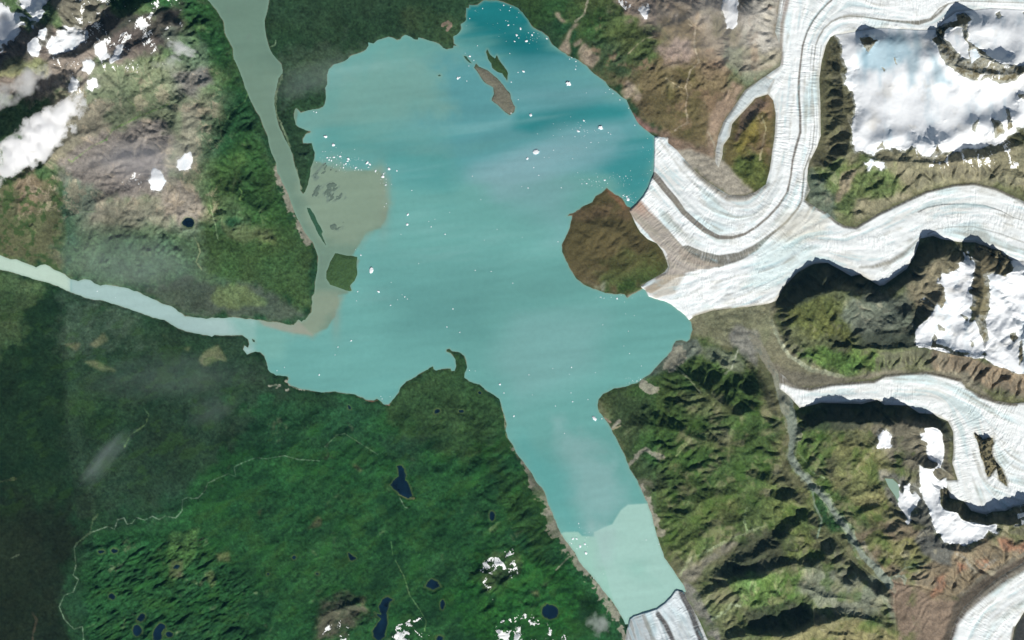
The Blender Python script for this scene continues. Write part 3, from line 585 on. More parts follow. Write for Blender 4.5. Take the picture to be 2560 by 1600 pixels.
# beaches, streams, gravel
for P_, w_, c in [("537,1200 519,1208 513,1226 495,1245 480,1246 470,1243 456,1250 455,1277 439,1295 413,1290 397,1299 381,1291 362,1300 341,1294 330,1308 317,1310 310,1295 294,1299 286,1323 270,1316 225,1332 198,1353 185,1369 190,1412 183,1438 196,1449 183,1480 161,1488 148,1517 161,1549 185,1573 206,1566 209,1600 215,1700", 1.0, (122, 142, 128)),
    ("534,1200 571,1184 590,1192 585,1168 606,1157 640,1144 666,1147 711,1139 746,1149 799,1152", .8, (110, 134, 118)), ("812,1117 841,1088 862,1084 894,1104 944,1136", 1.2, (110, 134, 112)),
    ("245,1285 232,1300 225,1332 190,1360", 3, (96, 116, 92)),
    ("989,1401 1010,1441 1024,1488 1050,1525 1066,1554 1061,1578", 1.5, (112, 146, 104)), ("1000,1245 1005,1255 1012,1268 1020,1270", 1.5, (146, 166, 146)), ("978,1355 982,1390", 1, (102, 140, 96)),
    ("1746,34 1738,69 1735,111 1748,156 1727,175 1720,196 1714,217 1719,238 1714,265 1720,307 1698,317 1685,328", 3, (176, 160, 138)), ("1720,60 1738,69 1720,45 1715,30", 2, (168, 152, 128)),
    ("1470,-20 1470,0 1460,37 1439,53", 3, (158, 152, 130)), ("1640,90 1615,95 1595,110 1570,135", 1.6, (150, 142, 116)), ("1663,195 1700,218 1714,222", 1.5, (158, 142, 114)),
    ("1770,330 1785,360 1795,400", 3, (178, 162, 142)), ("1905,290 1915,320 1905,370 1900,400", 3.5, (158, 150, 118)), ("1885,275 1905,310", 2, (150, 134, 104)),
    ("1960,1001 1981,1038 1986,1065 1986,1099 1976,1141 1997,1176 2020,1200 2026,1211 2065,1245 2084,1282 2116,1316 2132,1351 2153,1388", 22, (142, 152, 136)),
    ("1955,985 1970,1020 1978,1060 1990,1090", 30, (140, 144, 124)), ("2020,1205 2030,1235 2034,1261 2055,1298 2042,1343", 3, (122, 142, 120)), ("1995,1130 2012,1150 2030,1180 2060,1195", 2, (130, 150, 122)),
    ("2158,1359 2190,1410 2224,1459 2235,1475", 11, (146, 140, 124)), ("2240,1440 2262,1420 2290,1415 2315,1408", 2.5, (140, 146, 128)), ("2262,1420 2262,1380", 1.5, (140, 146, 128)), ("2225,1445 2260,1440 2262,1460", 6, (146, 150, 138)),
    ("1928,805 1949,853 1973,890 2026,924 2105,940", 9, (158, 160, 140)), ("2600,1390 2560,1385 2450,1445 2400,1490", 10, (112, 104, 92)),
    ("1698,1440 1730,1393 1756,1385 1809,1356 1849,1340 1888,1324 1920,1311", 5, (142, 148, 120)), ("1867,1270 1860,1300 1868,1330", 4, (142, 156, 120)),
    ("1780,1550 1812,1530 1830,1512 1850,1515", 6, (140, 148, 124)), ("1690,918 1725,950 1752,983", 2, (148, 152, 124)), ("1690,1140 1715,1115 1740,1085 1800,1080", 2, (128, 140, 104)), ("1845,875 1830,920 1812,935", 3, (150, 154, 138)),
    ("70,400 60,430 40,470", 1, (150, 130, 104)), ("172,400 180,405 190,395 230,365 265,350", 2, (142, 150, 116)), ("265,350 280,325 350,290 400,270 420,260", 2.5, (118, 132, 92)), ("320,250 345,270 352,290", 2, (142, 146, 112)),
    ("155,505 190,522 220,530 240,528", 1.3, (142, 150, 124)), ("520,480 530,530 540,570 545,600", 1.6, (130, 146, 116)), ("600,500 605,480 598,470", 2, (124, 146, 90)), ("485,590 495,610 500,630 490,655 505,675", 1.5, (136, 142, 112)),
    ("673,118 688,112 690,100", 1.6, (136, 152, 132)), ("705,190 695,215 688,250 692,290 712,330 725,365", 4, (142, 154, 130)), ("740,420 745,440 752,470", 4, (142, 154, 134)), ("700,300 715,340 728,380", 1.6, (158, 168, 142)),
    ("628,215 612,255 580,275 560,310 545,325", 2, (96, 128, 88)), ("371,1040 365,1060 345,1075 325,1088 310,1120", 2, (112, 128, 92)), ("360,1020 371,1035", 2, (98, 118, 96)), ("80,1530 92,1550 82,1590 75,1700", 4, (84, 78, 62)), ("28,1395 40,1390 48,1386", 3, (104, 114, 98)),
    ("0,1205 20,1200 40,1195", 5, (92, 102, 76)), ("672,965 700,962 690,970", 3, (166, 166, 150)), ("716,952 727,964 746,971 770,973", 4, (178, 176, 160)), ("716,975 722,972", 3, (178, 176, 160)), ("915,1001 934,1003 945,999", 2, (142, 102, 80)), ("956,1008 972,1012", 3, (172, 138, 118)),
    ("1253,1010 1262,1045 1264,1080 1268,1095", 2, (170, 166, 144)), ("1000,1236 1018,1247 1034,1245", 4, (142, 136, 100)), ("1106,62 1120,55 1128,62 1118,75", 8, (150, 130, 112)), ("768,333 775,328", 3, (122, 118, 100)), ("1550,1065 1529,1075", 3, (158, 146, 118)), ("1512,1045 1525,1055", 4, (150, 128, 108)),
    ("877,722 882,727", 3, (150, 138, 112)), ("1085,1020 1115,1060 1100,1075", 1, (60, 90, 52)), ("2075,1350 2085,1380 2095,1400", 2, (140, 138, 112)), ("1353,1284 1381,1288", 2, (166, 166, 148)), ("1390,1425 1415,1400 1425,1390", 2, (142, 142, 122)),
    ("2490,1400 2440,1430 2430,1420 2410,1395 2395,1385", 6, (138, 132, 124))]:
    P_ = pts(P_); R = w_ + 8
    d = line(P_, R) + fbm(6, 77, 2) * (.5 + min(2, w_ * .35))
    paintf(sm(w_ * .5 + .5 - d, -1.0, .7) * np.clip(.75 + .6 * ew2, .3, 1), c)
# chutes and gullies on mountain sides
print("texture", time.time() - T0)
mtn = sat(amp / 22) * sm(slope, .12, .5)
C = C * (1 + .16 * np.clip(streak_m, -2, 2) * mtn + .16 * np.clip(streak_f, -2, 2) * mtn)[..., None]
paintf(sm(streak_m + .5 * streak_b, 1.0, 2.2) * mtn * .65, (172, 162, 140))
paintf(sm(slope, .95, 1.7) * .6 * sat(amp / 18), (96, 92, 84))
west = sm(poly("60,160 560,150 560,560 40,560", 40), -10, 30)
paintf(sm(streak_m + .6 * streak_f, .5, 1.8) * west * .5, (178, 162, 136))
# mottling
green = sat((C[..., 1] / (C.mean(-1) + 1e-4) - 1) * 3)
C = C * np.clip(1 + .22 * fbm(70, 81, 4) + .18 * fbm(12, 82, 3) + .15 * fbm(4, 83, 2), .45, 1.8)[..., None]
C[..., 0] *= 1 + .12 * fbm(50, 84, 3) * green; C[..., 2] *= 1 - .08 * fbm(60, 85, 3) * green
lum = C.mean(-1, keepdims=True); C = lum + (C - lum) * .9
fleck = blur(rng.randn(NY, NX).astype(np.float32), 1) * 3 + fbm(3.6, 86, 1) * .9
C = C * np.clip(1 + .19 * fleck * green, .45, 1.7)[..., None]
# broken forest and meadow patches of the southern hills
hills = sm(poly("560,1020 1330,1050 1560,1720 230,1720 200,1440 440,1300", 60), -10, 60)
patch = fbm(34, 88, 5, sx=1.8, ang=-.5)
paintf(sm(patch, .25, .9) * .55 * hills, (54, 104, 54)); paintf(sm(-patch, .25, .9) * .65 * hills, (26, 58, 40))
swf = sm(poly("-200,660 160,740 640,890 640,1100 200,1300 -200,1300", 40), -10, 40)
paintf(sm(fbm(30, 89, 5, sx=2.5, ang=-.5), .3, 1.0) * .22 * swf, (80, 102, 74)); paintf(sm(-fbm(18, 90, 4), .2, 1.0) * .3 * swf, (28, 54, 38))
st = fbm(22, 96, 4, sx=1.8, ang=-.5); fz = np.maximum(hills, swf)
paintf(sm(st, .35, .6) * .28 * fz, (66, 96, 48)); paintf(sm(-st, .3, .5) * .3 * fz, (24, 52, 40))
brown = sm(poly("-200,430 160,430 165,690 -200,600", 16), -6, 10)
paintf(sm(fbm(14, 91, 5), .1, .6) * .7 * brown, (58, 82, 50))
bh = sm(poly("1470,-120 1960,-120 1950,400 1640,340 1450,130", 40), -10, 30)
paintf(sm(fbm(40, 92, 5), .2, .8) * .25 * bh, (86, 92, 50)); paintf(sm(fbm(36, 93, 5), .3, .9) * .45 * bh, (164, 134, 112))
eh = sm(poly("1700,1000 2300,1000 2300,1700 1660,1700 1640,1300", 40), -10, 30)
paintf(sm(fbm(36, 94, 5), .15, .8) * .5 * eh, (72, 100, 46)); paintf(sm(fbm(30, 95, 5), .25, .8) * .5 * eh, (142, 136, 112))
rockc = np.zeros_like(C) + L3(124, 114, 92)
k = sm(rock, -3, 1)[..., None] * .8; C = C * (1 - k) + rockc * k * (1 + .25 * np.clip(streak_m, -2, 2))[..., None]
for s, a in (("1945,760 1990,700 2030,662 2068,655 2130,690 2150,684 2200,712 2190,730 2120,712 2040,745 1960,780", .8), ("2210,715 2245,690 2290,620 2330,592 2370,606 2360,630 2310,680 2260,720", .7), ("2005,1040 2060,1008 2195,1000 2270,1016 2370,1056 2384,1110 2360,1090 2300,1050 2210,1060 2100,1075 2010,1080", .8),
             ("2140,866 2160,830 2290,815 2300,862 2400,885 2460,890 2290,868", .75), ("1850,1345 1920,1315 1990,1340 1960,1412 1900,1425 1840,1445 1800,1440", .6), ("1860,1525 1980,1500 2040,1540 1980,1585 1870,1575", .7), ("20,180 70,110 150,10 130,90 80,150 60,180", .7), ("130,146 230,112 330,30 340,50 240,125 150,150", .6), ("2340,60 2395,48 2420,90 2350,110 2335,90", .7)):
    paintf(sm(poly(s, 20) + streak_m * 3, -6, 8) * a, (54, 60, 54))  # shade of the north walls deepened in the land colour with a dark rock tone
rip = noise(7, 301, sx=5, ang=-.55, wx=fbm(50, 302, 3) * 14, wy=fbm(50, 303, 3) * 14)
paintf(sm(snowall + fbm(7, 305, 4, .7) * 5 - np.clip(-rock, -3, 0), -8, 1) * .55, (206, 206, 200))
pnd = np.maximum.reduce(pond_sd); paintf(sm(pnd + ew2 * 1.5, -5, -1) * .5, (96, 104, 72))
gw = sat((C[..., 1] / (C.mean(-1) + 1e-4) - 1) * 5 - .1)[..., None]
C = C * (np.array([.88, .89, .90], np.float32) * (1 - gw) + np.array([.76, .93, .72], np.float32) * gw)
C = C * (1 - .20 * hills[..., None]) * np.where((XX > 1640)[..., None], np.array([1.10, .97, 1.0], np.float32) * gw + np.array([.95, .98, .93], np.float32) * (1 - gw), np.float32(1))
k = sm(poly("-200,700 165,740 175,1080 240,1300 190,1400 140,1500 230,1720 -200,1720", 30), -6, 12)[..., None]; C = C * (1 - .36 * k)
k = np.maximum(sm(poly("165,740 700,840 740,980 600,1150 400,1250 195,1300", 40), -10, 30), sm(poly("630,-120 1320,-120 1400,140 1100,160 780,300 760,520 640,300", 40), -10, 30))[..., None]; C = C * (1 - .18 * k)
kk = sm(knob_sd, -4, 4)[..., None]; C = C * (1 - .10 * kk); C = C + (L3(88, 82, 50) * (1 + .12 * fbm(20, 335, 4))[..., None] - C) * kk * .45 * sm(-(YY - 700), -20, 60)[..., None]
for P_, w_, c_ in (("1955,975 1968,1015 1978,1045 1982,1075 1982,1100 1976,1141 1992,1172 2020,1203 2030,1215 2065,1247 2084,1282 2116,1318 2134,1352 2155,1388 2185,1415 2225,1462", (30, 34, 26, 22, 16, 16, 15, 15, 14, 14, 14, 13, 12, 12, 16, 20), (128, 138, 126)),
                   ("1935,930 1950,960 1960,990 1966,1030", (14, 26, 26, 20), (138, 140, 124)), ("1880,840 1905,880 1935,930", (20, 22, 18), (134, 132, 116)), ("2030,1215 2036,1261 2055,1300 2043,1345", (5, 4, 4, 2), (122, 138, 120))):
    d, wv = line(pts(P_), 40, vals=w_); kq = sm(wv * .5 - d + np.clip(ew2, -1, 1) * 2.2, -1.5, 1.5) * (wv > 0)
    paintf(kq * .9, c_); paintf(kq * sm(fbm(5, 330, 3, sx=2.5, ang=.9), .2, .8) * .5, (104, 116, 108))
# mud and shallow banks
paintf(sm(mud, -3, 1), (96, 114, 102))
paintf(sm(-land, 0, 1) * (mud < 0), (110, 120, 105))
paintf(sm(2.2 - np.abs(land), 0, 1.5) * .5 * sat(.4 + ew2), (150, 146, 126))
sandy = sm(isl_sd[0], -2, 3); paintf(sandy * .8, (122, 118, 104)); paintf(sandy * sm(-(YY - 175), 0, 12), (72, 88, 66))
paintf(sm(isl_sd[1], -2, 2) * .9, (52, 76, 44)); paintf(sm(isl_sd[4], -2, 2), (52, 88, 66)); paintf(sm(isl_sd[5], -2, 2) * .85, (66, 92, 56)); paintf(sm(isl_sd[2], -3, 2), (52, 84, 66))
paintf(sm(isl_sd[3], -3, 2), (60, 90, 76)); paintf(sm(isl_sd[6], -3, 2), (52, 80, 62))

# ------------------------------------------------------------------ meshes
def new_mat(name, rough=.95, tex=None, bump=0.0, wl=40.0, spec=.1, coat=0):
    m = bpy.data.materials.new(name); m.use_nodes = True; t = m.node_tree; b = t.nodes["Principled BSDF"]
    b.inputs["Roughness"].default_value = rough; b.inputs["Specular IOR Level"].default_value = spec
    at = t.nodes.new("ShaderNodeAttribute"); at.attribute_name = "cover"
    tc = t.nodes.new("ShaderNodeTexCoord")
    n = t.nodes.new("ShaderNodeTexNoise"); n.inputs["Scale"].default_value = 1 / wl; n.inputs["Detail"].default_value = 5; n.inputs["Roughness"].default_value = .65
    t.links.new(tc.outputs["Object"], n.inputs["Vector"])
    mr = t.nodes.new("ShaderNodeMapRange"); mr.inputs[1].default_value = .25; mr.inputs[2].default_value = .75
    mr.inputs[3].default_value = 1 - (tex or 0); mr.inputs[4].default_value = 1 + (tex or 0)
    t.links.new(n.outputs[0], mr.inputs[0])
    vm = t.nodes.new("ShaderNodeVectorMath"); vm.operation = 'SCALE'
    t.links.new(at.outputs["Color"], vm.inputs[0]); t.links.new(mr.outputs[0], vm.inputs["Scale"])
    t.links.new(vm.outputs[0], b.inputs["Base Color"])
    if bump:
        bp = t.nodes.new("ShaderNodeBump"); bp.inputs["Distance"].default_value = bump
        t.links.new(n.outputs[0], bp.inputs["Height"]); t.links.new(bp.outputs[0], b.inputs["Normal"])
    return m
MAT_LAND = new_mat("land_cover", .95, .26, 12.0, 36)
MAT_ICE = new_mat("glacier_ice", .7, .05, 5.0, 40, .3)
MAT_SNOW = new_mat("snow", .8, .02, 3.0, 120, .2)
MAT_WATER = new_mat("silty_water", .3, .05, 1.5, 120, .3)
MAT_POND = new_mat("dark_water", .12, .05, 0, 200, .4)

def grid_mesh(name, Z, cells, col, mat, kind='structure', smooth=True, label=None, cat=None, group=None):
    """cells: boolean (NY-1, NX-1) of quads kept"""
    r, c = np.nonzero(cells)
    if len(r) == 0: return None
    v00 = r * NX + c
    q = np.stack([v00, v00 + NX, v00 + NX + 1, v00 + 1], 1)
    u, inv = np.unique(q.ravel(), return_inverse=True)
    co = np.empty((len(u), 3), np.float32); ii = u // NX; jj = u % NX
    co[:, 0] = (GX[jj] - 1280) * M; co[:, 1] = (800 - GY[ii]) * M; co[:, 2] = Z[ii, jj] * M
    me = bpy.data.meshes.new(name); n = len(q)
    me.vertices.add(len(u)); me.vertices.foreach_set("co", co.ravel())
    me.loops.add(n * 4); me.loops.foreach_set("vertex_index", inv.astype(np.int32).ravel())
    me.polygons.add(n); me.polygons.foreach_set("loop_start", np.arange(0, n * 4, 4, dtype=np.int32))
    me.polygons.foreach_set("use_smooth", np.full(n, smooth))
    me.update(calc_edges=True)
    a = me.color_attributes.new("cover", 'FLOAT_COLOR', 'POINT')
    cc = np.ones((len(u), 4), np.float32); cc[:, :3] = col[ii, jj] if col.ndim == 3 else col
    a.data.foreach_set("color", cc.ravel())
    me.materials.append(mat)
    o = bpy.data.objects.new(name, me); SC.collection.objects.link(o)
    if kind: o["kind"] = kind
    if label: o["label"] = label
    if cat: o["category"] = cat
    if group: o["group"] = group
    return o
def cellmask(v): return v[:-1, :-1] | v[1:, :-1] | v[:-1, 1:] | v[1:, 1:]
def cellall(v): return v[:-1, :-1] & v[1:, :-1] & v[:-1, 1:] & v[1:, 1:]

print("meshes", time.time() - T0)
owner = np.zeros((NY, NX), np.int8)
for i, d in enumerate(isl_sd): owner[d > -7] = i + 1
owner[(knob_sd > -4) & (owner == 0)] = 20
oc = owner[:-1, :-1]
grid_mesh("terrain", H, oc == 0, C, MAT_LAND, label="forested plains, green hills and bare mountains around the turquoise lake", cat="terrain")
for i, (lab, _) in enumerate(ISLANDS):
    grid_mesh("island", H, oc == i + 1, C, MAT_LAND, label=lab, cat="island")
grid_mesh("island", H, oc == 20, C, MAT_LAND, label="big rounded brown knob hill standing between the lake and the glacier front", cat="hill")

# lake and rivers ------------------------------------------------
W = np.zeros_like(C) + L3(104, 172, 160)
def wp(s, c, f, a=1.0, rough=.5, nz=None):
    global W
    d = poly(s, f * 1.6 + 6) + (ew if nz is None else nz) * f * rough
    W = W + (L3(*c) - W) * (sm(d, -f, f) * a)[..., None]
strk = fbm(60, 101, 4, sx=5, sy=.7, ang=-.14); strk2 = fbm(140, 102, 3, sx=3, sy=.8, ang=-.22)
wp("1150,-120 1330,-120 1400,130 1330,200 1200,130 1130,110", (6, 128, 128), 40, 1, 1, strk)
wp("1250,60 1400,110 1440,160 1320,170 1220,120", (0, 118, 120), 30, .8, .8, strk)
wp("1100,120 1500,160 1640,300 1630,480 1400,420 1100,430 900,400 1060,250", (88, 160, 160), 60, .9, .8, strk)
wp("1560,320 1640,330 1640,480 1580,520 1540,480 1500,420 1540,380", (40, 146, 144), 26, .8, .8, strk)
wp("1300,290 1500,255 1580,270 1560,300 1420,310 1330,335 1290,320", (28, 140, 138), 20, .85, .6, strk)
wp("1540,350 1640,330 1640,370 1540,380", (30, 142, 140), 12, .5, .6, strk)
wp("1180,440 1400,330 1560,320 1620,340 1500,400 1430,430 1250,500", (134, 176, 178), 36, .5, .8, strk)  # this and the next two: pale thin-cloud veil painted into the water
wp("1240,230 1500,200 1560,240 1400,260 1250,270", (124, 178, 178), 26, .4, .8, strk)
wp("1200,430 1330,400 1450,460 1400,560 1280,520", (132, 174, 176), 50, .4, .8, strk2)
wp("850,180 1080,130 1100,260 960,300 800,330", (122, 174, 158), 60, .8, .6)
wp("740,260 1090,130 1100,420 950,420 800,390", (116, 172, 158), 60, .6, .6)
wp("820,320 1130,370 1120,480 950,440 930,400 800,390", (78, 158, 150), 50, .8, .8, strk)
wp("960,700 1250,680 1230,860 1000,850", (92, 156, 146), 70, .8, .8, strk)
wp("1300,680 1640,760 1600,860 1400,800", (104, 170, 158), 60, .7, .8, strk)
wp("1290,780 1500,800 1450,900 1300,1000 1250,900", (124, 176, 168), 60, .6, .8, strk2)
wp("1400,1060 1540,1150 1560,1260 1480,1320 1420,1260", (138, 186, 178), 40, .8, .6)
wp("1300,1100 1420,1180 1440,1330 1370,1260 1320,1180", (92, 172, 162), 40, .8, .4)
W = W * (1.06 + .06 * strk + .07 * strk2)[..., None]; lw = W.mean(-1, keepdims=True); W = (lw + (W - lw) * .93) * np.array([.84, .81, .86], np.float32); k = sm(strk, .3, 1.2)[..., None] * .3 * sm(-YY, -1000, -700)[..., None]; W = W + (L3(150, 186, 184) - W) * k * .6  # last step paints lavender cloud-veil streaks into the water colour
wp("1570,1262 1625,1258 1720,1480 1560,1600 1480,1400 1485,1330 1530,1310 1552,1275", (157, 195, 184), 2.5, 1, .3)
wp("1410,1330 1445,1330 1455,1340 1490,1342 1560,1600 1440,1480 1390,1340", (150, 193, 178), 2.5, 1, .3)
wp("1540,1400 1600,1400 1640,1450 1560,1430", (142, 188, 175), 26, .6)
wp("1480,1320 1540,1320 1530,1400 1490,1440", (156, 184, 180), 26, .6)
wp("440,-130 760,-130 740,380 784,400 846,426 946,427 960,440 962,480 955,505 970,520 965,545 952,570 915,580 893,620 880,640 900,650 870,735 845,738 846,760 838,790 820,820 780,838 740,832 700,825 660,802 700,780 740,600 560,200", (110, 136, 119), 4, 1, .5, ew2)
W = W + (L3(140, 142, 124) - W) * (np.exp(-((XX - 958) / 16) ** 2 - ((YY - 500) / 70) ** 2) * .6 + np.exp(-((XX - 840) / 12) ** 2 - ((YY - 790) / 50) ** 2) * .4)[..., None]
wp("740,400 850,420 950,425 965,500 950,560 890,610 800,600 760,520", (130, 150, 130), 22, .9, .6)
wp("700,700 860,740 846,770 780,840 640,810", (136, 150, 130), 14, .8, .5)
wp("440,-130 760,-130 720,200 560,150", (104, 132, 116), 30, .8, .6)
wp("-200,560 175,640 176,760 -200,760", (182, 204, 188), 2, 1, .1)
wp("176,640 480,760 640,790 640,900 560,860 176,760", (160, 186, 182), 10, .95, .4)
wp("560,780 720,826 700,900 640,900 600,850", (118, 170, 160), 22, .7, .5)
wp("640,790 750,806 780,838 700,826 660,812", (150, 152, 138), 5, .7, .5)
riv = poly("440,-130 760,-130 740,380 740,520 800,640 800,840 700,840 640,880 610,900 -200,760 -200,560 640,780 700,700 560,250", 4) > 0
W = W * (1 + .045 * fbm(14, 310, 4, sx=7, ang=-.1) + .03 * streak_f * 0)[..., None]
k = sm(land, -7, 0)[..., None] * .35; W = W + (L3(128, 160, 140) - W) * k
k = (sm(mud + 3 * mudn, -2, 5) * sm(fbm(6, 311, 4, sx=3, ang=-.9), -.1, .7) * .8)[..., None]; W = W + (L3(104, 122, 114) - W) * k
bar = sm(poly("560,0 620,0 625,60 640,170 625,200 600,120", 14), -4, 10) * sm(fbm(9, 312, 4, sx=3, ang=1.3), .3, .8) * .6
W = W + (L3(108, 126, 116) - W) * bar[..., None]
wet = land < 3
flat = np.zeros_like(H)
Wc = cellmask(wet); rv = riv[:-1, :-1]
out = (YY > 620)[:-1, :-1] & (XX < 640)[:-1, :-1]
grid_mesh("lake", flat, Wc & ~rv & ~out, W, MAT_WATER, label="broad milky turquoise lake dotted with white icebergs", cat="lake")
grid_mesh("river", flat, Wc & rv & ~out, W, MAT_WATER, label="grey-green silty river flowing into the lake past the wooded spit", cat="river")
grid_mesh("river", flat, Wc & out, W, MAT_WATER, label="pale milky river draining the lake westward", cat="river")
PC = np.zeros_like(C) + L3(10, 30, 46); PC = PC * (1 + .5 * fbm(18, 307, 3))[..., None]; PC = PC + (L3(34, 56, 50) - PC) * (sm(-np.maximum.reduce(pond_sd[:-1]), -3.5, .5) * .7)[..., None]
for i, (lab, _) in enumerate(PONDS):
    grid_mesh("pond", np.full_like(H, pond_z[i]), cellmask(pond_sd[i] > -1.2), PC, MAT_POND, label=lab, cat="pond")
grid_mesh("pond", np.full_like(H, pond_z[-1]), cellmask(pond_sd[-1] > -1.2), np.zeros_like(C) + L3(140, 166, 150), MAT_POND, label="grey-green cloudy tarn at the foot of the narrow snow wedge", cat="pond")

# ice ------------------------------------------------------------
print("ice", time.time() - T0)
FLOW = [("2500,5 2400,2 2370,10 2327,48 2251,54 2158,42 2100,44 2060,71 2039,114 2034,212 2036,318 2015,400 2000,510 1946,572 1888,620 1796,654 1717,630 1664,575 1600,500"),
        ("2079,-60 2079,0 2034,50 2007,114 1997,238 2001,331 1977,440 1920,543 1862,585 1796,593 1709,530 1664,474 1634,438"), ("2000,-100 1975,100 1965,250 1960,350 1935,450 1880,520 1820,520 1740,460 1650,370"),
        ("1950,180 1880,230 1830,290 1800,370"), ("2720,600 2560,570 2462,540 2356,545 2280,580 2200,610 2100,610 2020,600 1950,650 1850,680 1750,710 1650,735"), ("2720,560 2560,510 2440,480 2320,500 2200,560 2120,590"),
        ("2600,640 2440,590 2330,575 2264,630 2185,680 2120,660 2040,630 1960,690 1860,740 1740,770"), ("2720,1100 2560,1080 2440,1020 2330,970 2200,970 2100,980 1980,990"), ("2450,1280 2420,1180 2400,1080 2360,1000"),
        ("2560,1220 2470,1200 2440,1040"), ("2720,1380 2560,1470 2460,1540 2420,1620 2400,1700"), ("1820,1720 1760,1620 1700,1500 1670,1470"), ("1640,1720 1610,1600 1590,1540"), ("2720,-60 2400,-40 2200,0 2080,-60"),
        ("2300,380 2250,300 2200,200 2180,100 2150,60"), ("2450,300 2350,220 2290,130 2260,60"), ("2500,380 2480,250 2400,200")]
fx = np.zeros_like(H); fy = np.zeros_like(H)
step = 6
cx, cy = XX[::step, ::step], YY[::step, ::step]
ax = np.zeros_like(cx); ay = np.zeros_like(cx)
for s in FLOW:
    P_ = pts(s)
    for (xa, ya), (xb, yb) in zip(P_[:-1], P_[1:]):
        L = math.hypot(xb - xa, yb - ya); t = np.clip(((cx - xa) * (xb - xa) + (cy - ya) * (yb - ya)) / L / L, 0, 1)
        d2 = (cx - xa - t * (xb - xa)) ** 2 + (cy - ya - t * (yb - ya)) ** 2
        wgt = 1 / (d2 + 60) ** 1.5
        ax += wgt * (xb - xa) / L; ay += wgt * (yb - ya) / L
ri = np.minimum(np.arange(NY) // step, cx.shape[0] - 1); ci = np.minimum(np.arange(NX) // step, cx.shape[1] - 1)
fx = blur(ax[np.ix_(ri, ci)] * 1e3, 4); fy = blur(ay[np.ix_(ri, ci)] * 1e3, 4); n_ = np.hypot(fx, fy) + 1e-9; fx /= n_; fy /= n_
wn0 = rng.randn(NY, NX).astype(np.float32)
along = norm(lic(norm(blur(wn0, 1)), fx, fy, 26))
wide = norm(lic(norm(blur(wn0, 4)), fx, fy, 60, 2))
crev = norm(lic(wn0, -fy, fx, 5))                 # short cracks across the flow
cdist = fbm(46, 131, 3) * .5 + .45
icez = crev * .5 * sm(cdist + .25 * fbm(20, 321, 3), .1, .7) + along * .22 + wide * .3
ICE = np.zeros_like(C) + L3(238, 243, 242)
ICE = ICE * (1 + .05 * np.clip(along, -2, 2) - .03 * np.clip(-crev, 0, 2) + .03 * wide)[..., None]
def ip(k, c):
    global ICE
    ICE = ICE + (L3(*c) - ICE) * sat(k)[..., None]
ip(sm(wide + fbm(80, 133, 3), .6, 2.0) * .5, (188, 222, 226)); ip(sm(-wide + fbm(90, 134, 3), .8, 2.2) * .35, (206, 202, 190))
def moraine(P_, ws, c, a=1, soft=1.6):
    P_ = pts(P_); d, wv = line(P_, max(ws) + 14, vals=ws)
    d = d + (along * .35 + wide * .4)
    ip(sm(wv * 1.15 + .3 - d, -soft, soft) * (wv > 0) * min(1, a * 1.2) * (1 + .12 * crev), tuple(v * .86 for v in c))
moraine("2095,-80 2079,0 2052,26 2034,50 2018,79 2007,114 2001,159 1997,198 1997,238 2001,291 2001,331 1991,365 1982,400 1977,440 1968,482 1946,514 1920,543 1888,569 1862,585 1830,594 1796,593 1764,577 1738,556 1709,530 1687,500 1664,474 1645,450 1634,438",
        [1.2, 1.2, 1.2, 1.2, 1.2, 1.4, 1.6, 1.8, 1.8, 2.2, 2.4, 2.4, 2, 1.8, 1.8, 2, 2.2, 2.5, 3, 4, 5, 6, 6, 6, 7, 7, 7, 7], (138, 132, 122), .85)
moraine("2600,8 2486,5 2449,3 2401,2 2370,10 2348,32 2327,48 2296,57 2251,54 2198,48 2158,42 2124,40 2100,44 2079,54 2060,71 2047,93 2039,114 2034,159 2031,212 2034,265 2036,318 2031,370 2010,427 2005,500 1994,522 1968,553 1946,572 1925,588 1888,620 1849,641 1796,654 1756,646 1717,634",
        [1, 1, 1, 1, 1.3, 2, 3, 4, 2, 1.6, 1.6, 2, 2, 1.6, 1.4, 1.2, 1, .8, .6, .6, .6, .8, 1.2, 1.2, 1.6, 2, 2.4, 3, 7, 9, 13, 15, 18], (140, 138, 126), .8, 2)
moraine("2370,10 2350,20 2330,42", [1, 1, 1], (150, 146, 130), .8)
moraine("2560,551 2536,545 2502,527 2462,514 2409,510 2356,511 2317,519 2296,530", [.7] * 8, (140, 142, 140), .7, 1)
moraine("2301,592 2264,630 2224,656 2185,667 2150,668", [1, 4, 5, 4, 2], (148, 144, 128), .6, 4); moraine("2320,585 2343,572 2383,567 2436,567 2502,585 2560,606", [1.5] * 6, (158, 160, 154), .5, 2)
moraine("2047,522 2068,535 2089,555 2110,566 2140,569 2198,534 2237,516 2282,495 2317,479 2383,463 2436,459 2489,471 2528,489 2600,510", [3, 4, 3, 3, 3, 4, 3, 3, 3, 3, 3, 3, 4, 4], (112, 108, 92), .75, 3)
moraine("1955,-80 1968,0 1955,60 1952,110 1955,160", [5, 5, 5, 4, 2], (188, 178, 170), .8, 4)
moraine("1945,926 1952,950 1985,962 2026,972 2079,961 2185,953 2211,940 2264,934 2317,932 2370,942 2404,950 2449,988 2489,1003 2540,1012", [4, 8, 8, 5, 4, 4, 3, 3, 3, 4, 5, 6, 5, 3], (128, 120, 104), .8, 4)
moraine("2720,1340 2560,1417 2502,1451 2449,1491 2409,1525 2388,1557 2372,1600 2355,1700", [10, 9, 10, 10, 10, 8, 8, 8], (94, 84, 74), .9, 7)
moraine("2536,1570 2531,1600 2520,1700", [4, 4, 4], (110, 104, 98), .8, 3)
moraine("1920,762 1862,770 1783,778 1735,792", [3, 4, 5, 4], (150, 146, 124), .8, 5); moraine("1941,752 1960,717 1994,683 2026,664", [3, 3, 3, 2], (140, 138, 118), .6, 4)
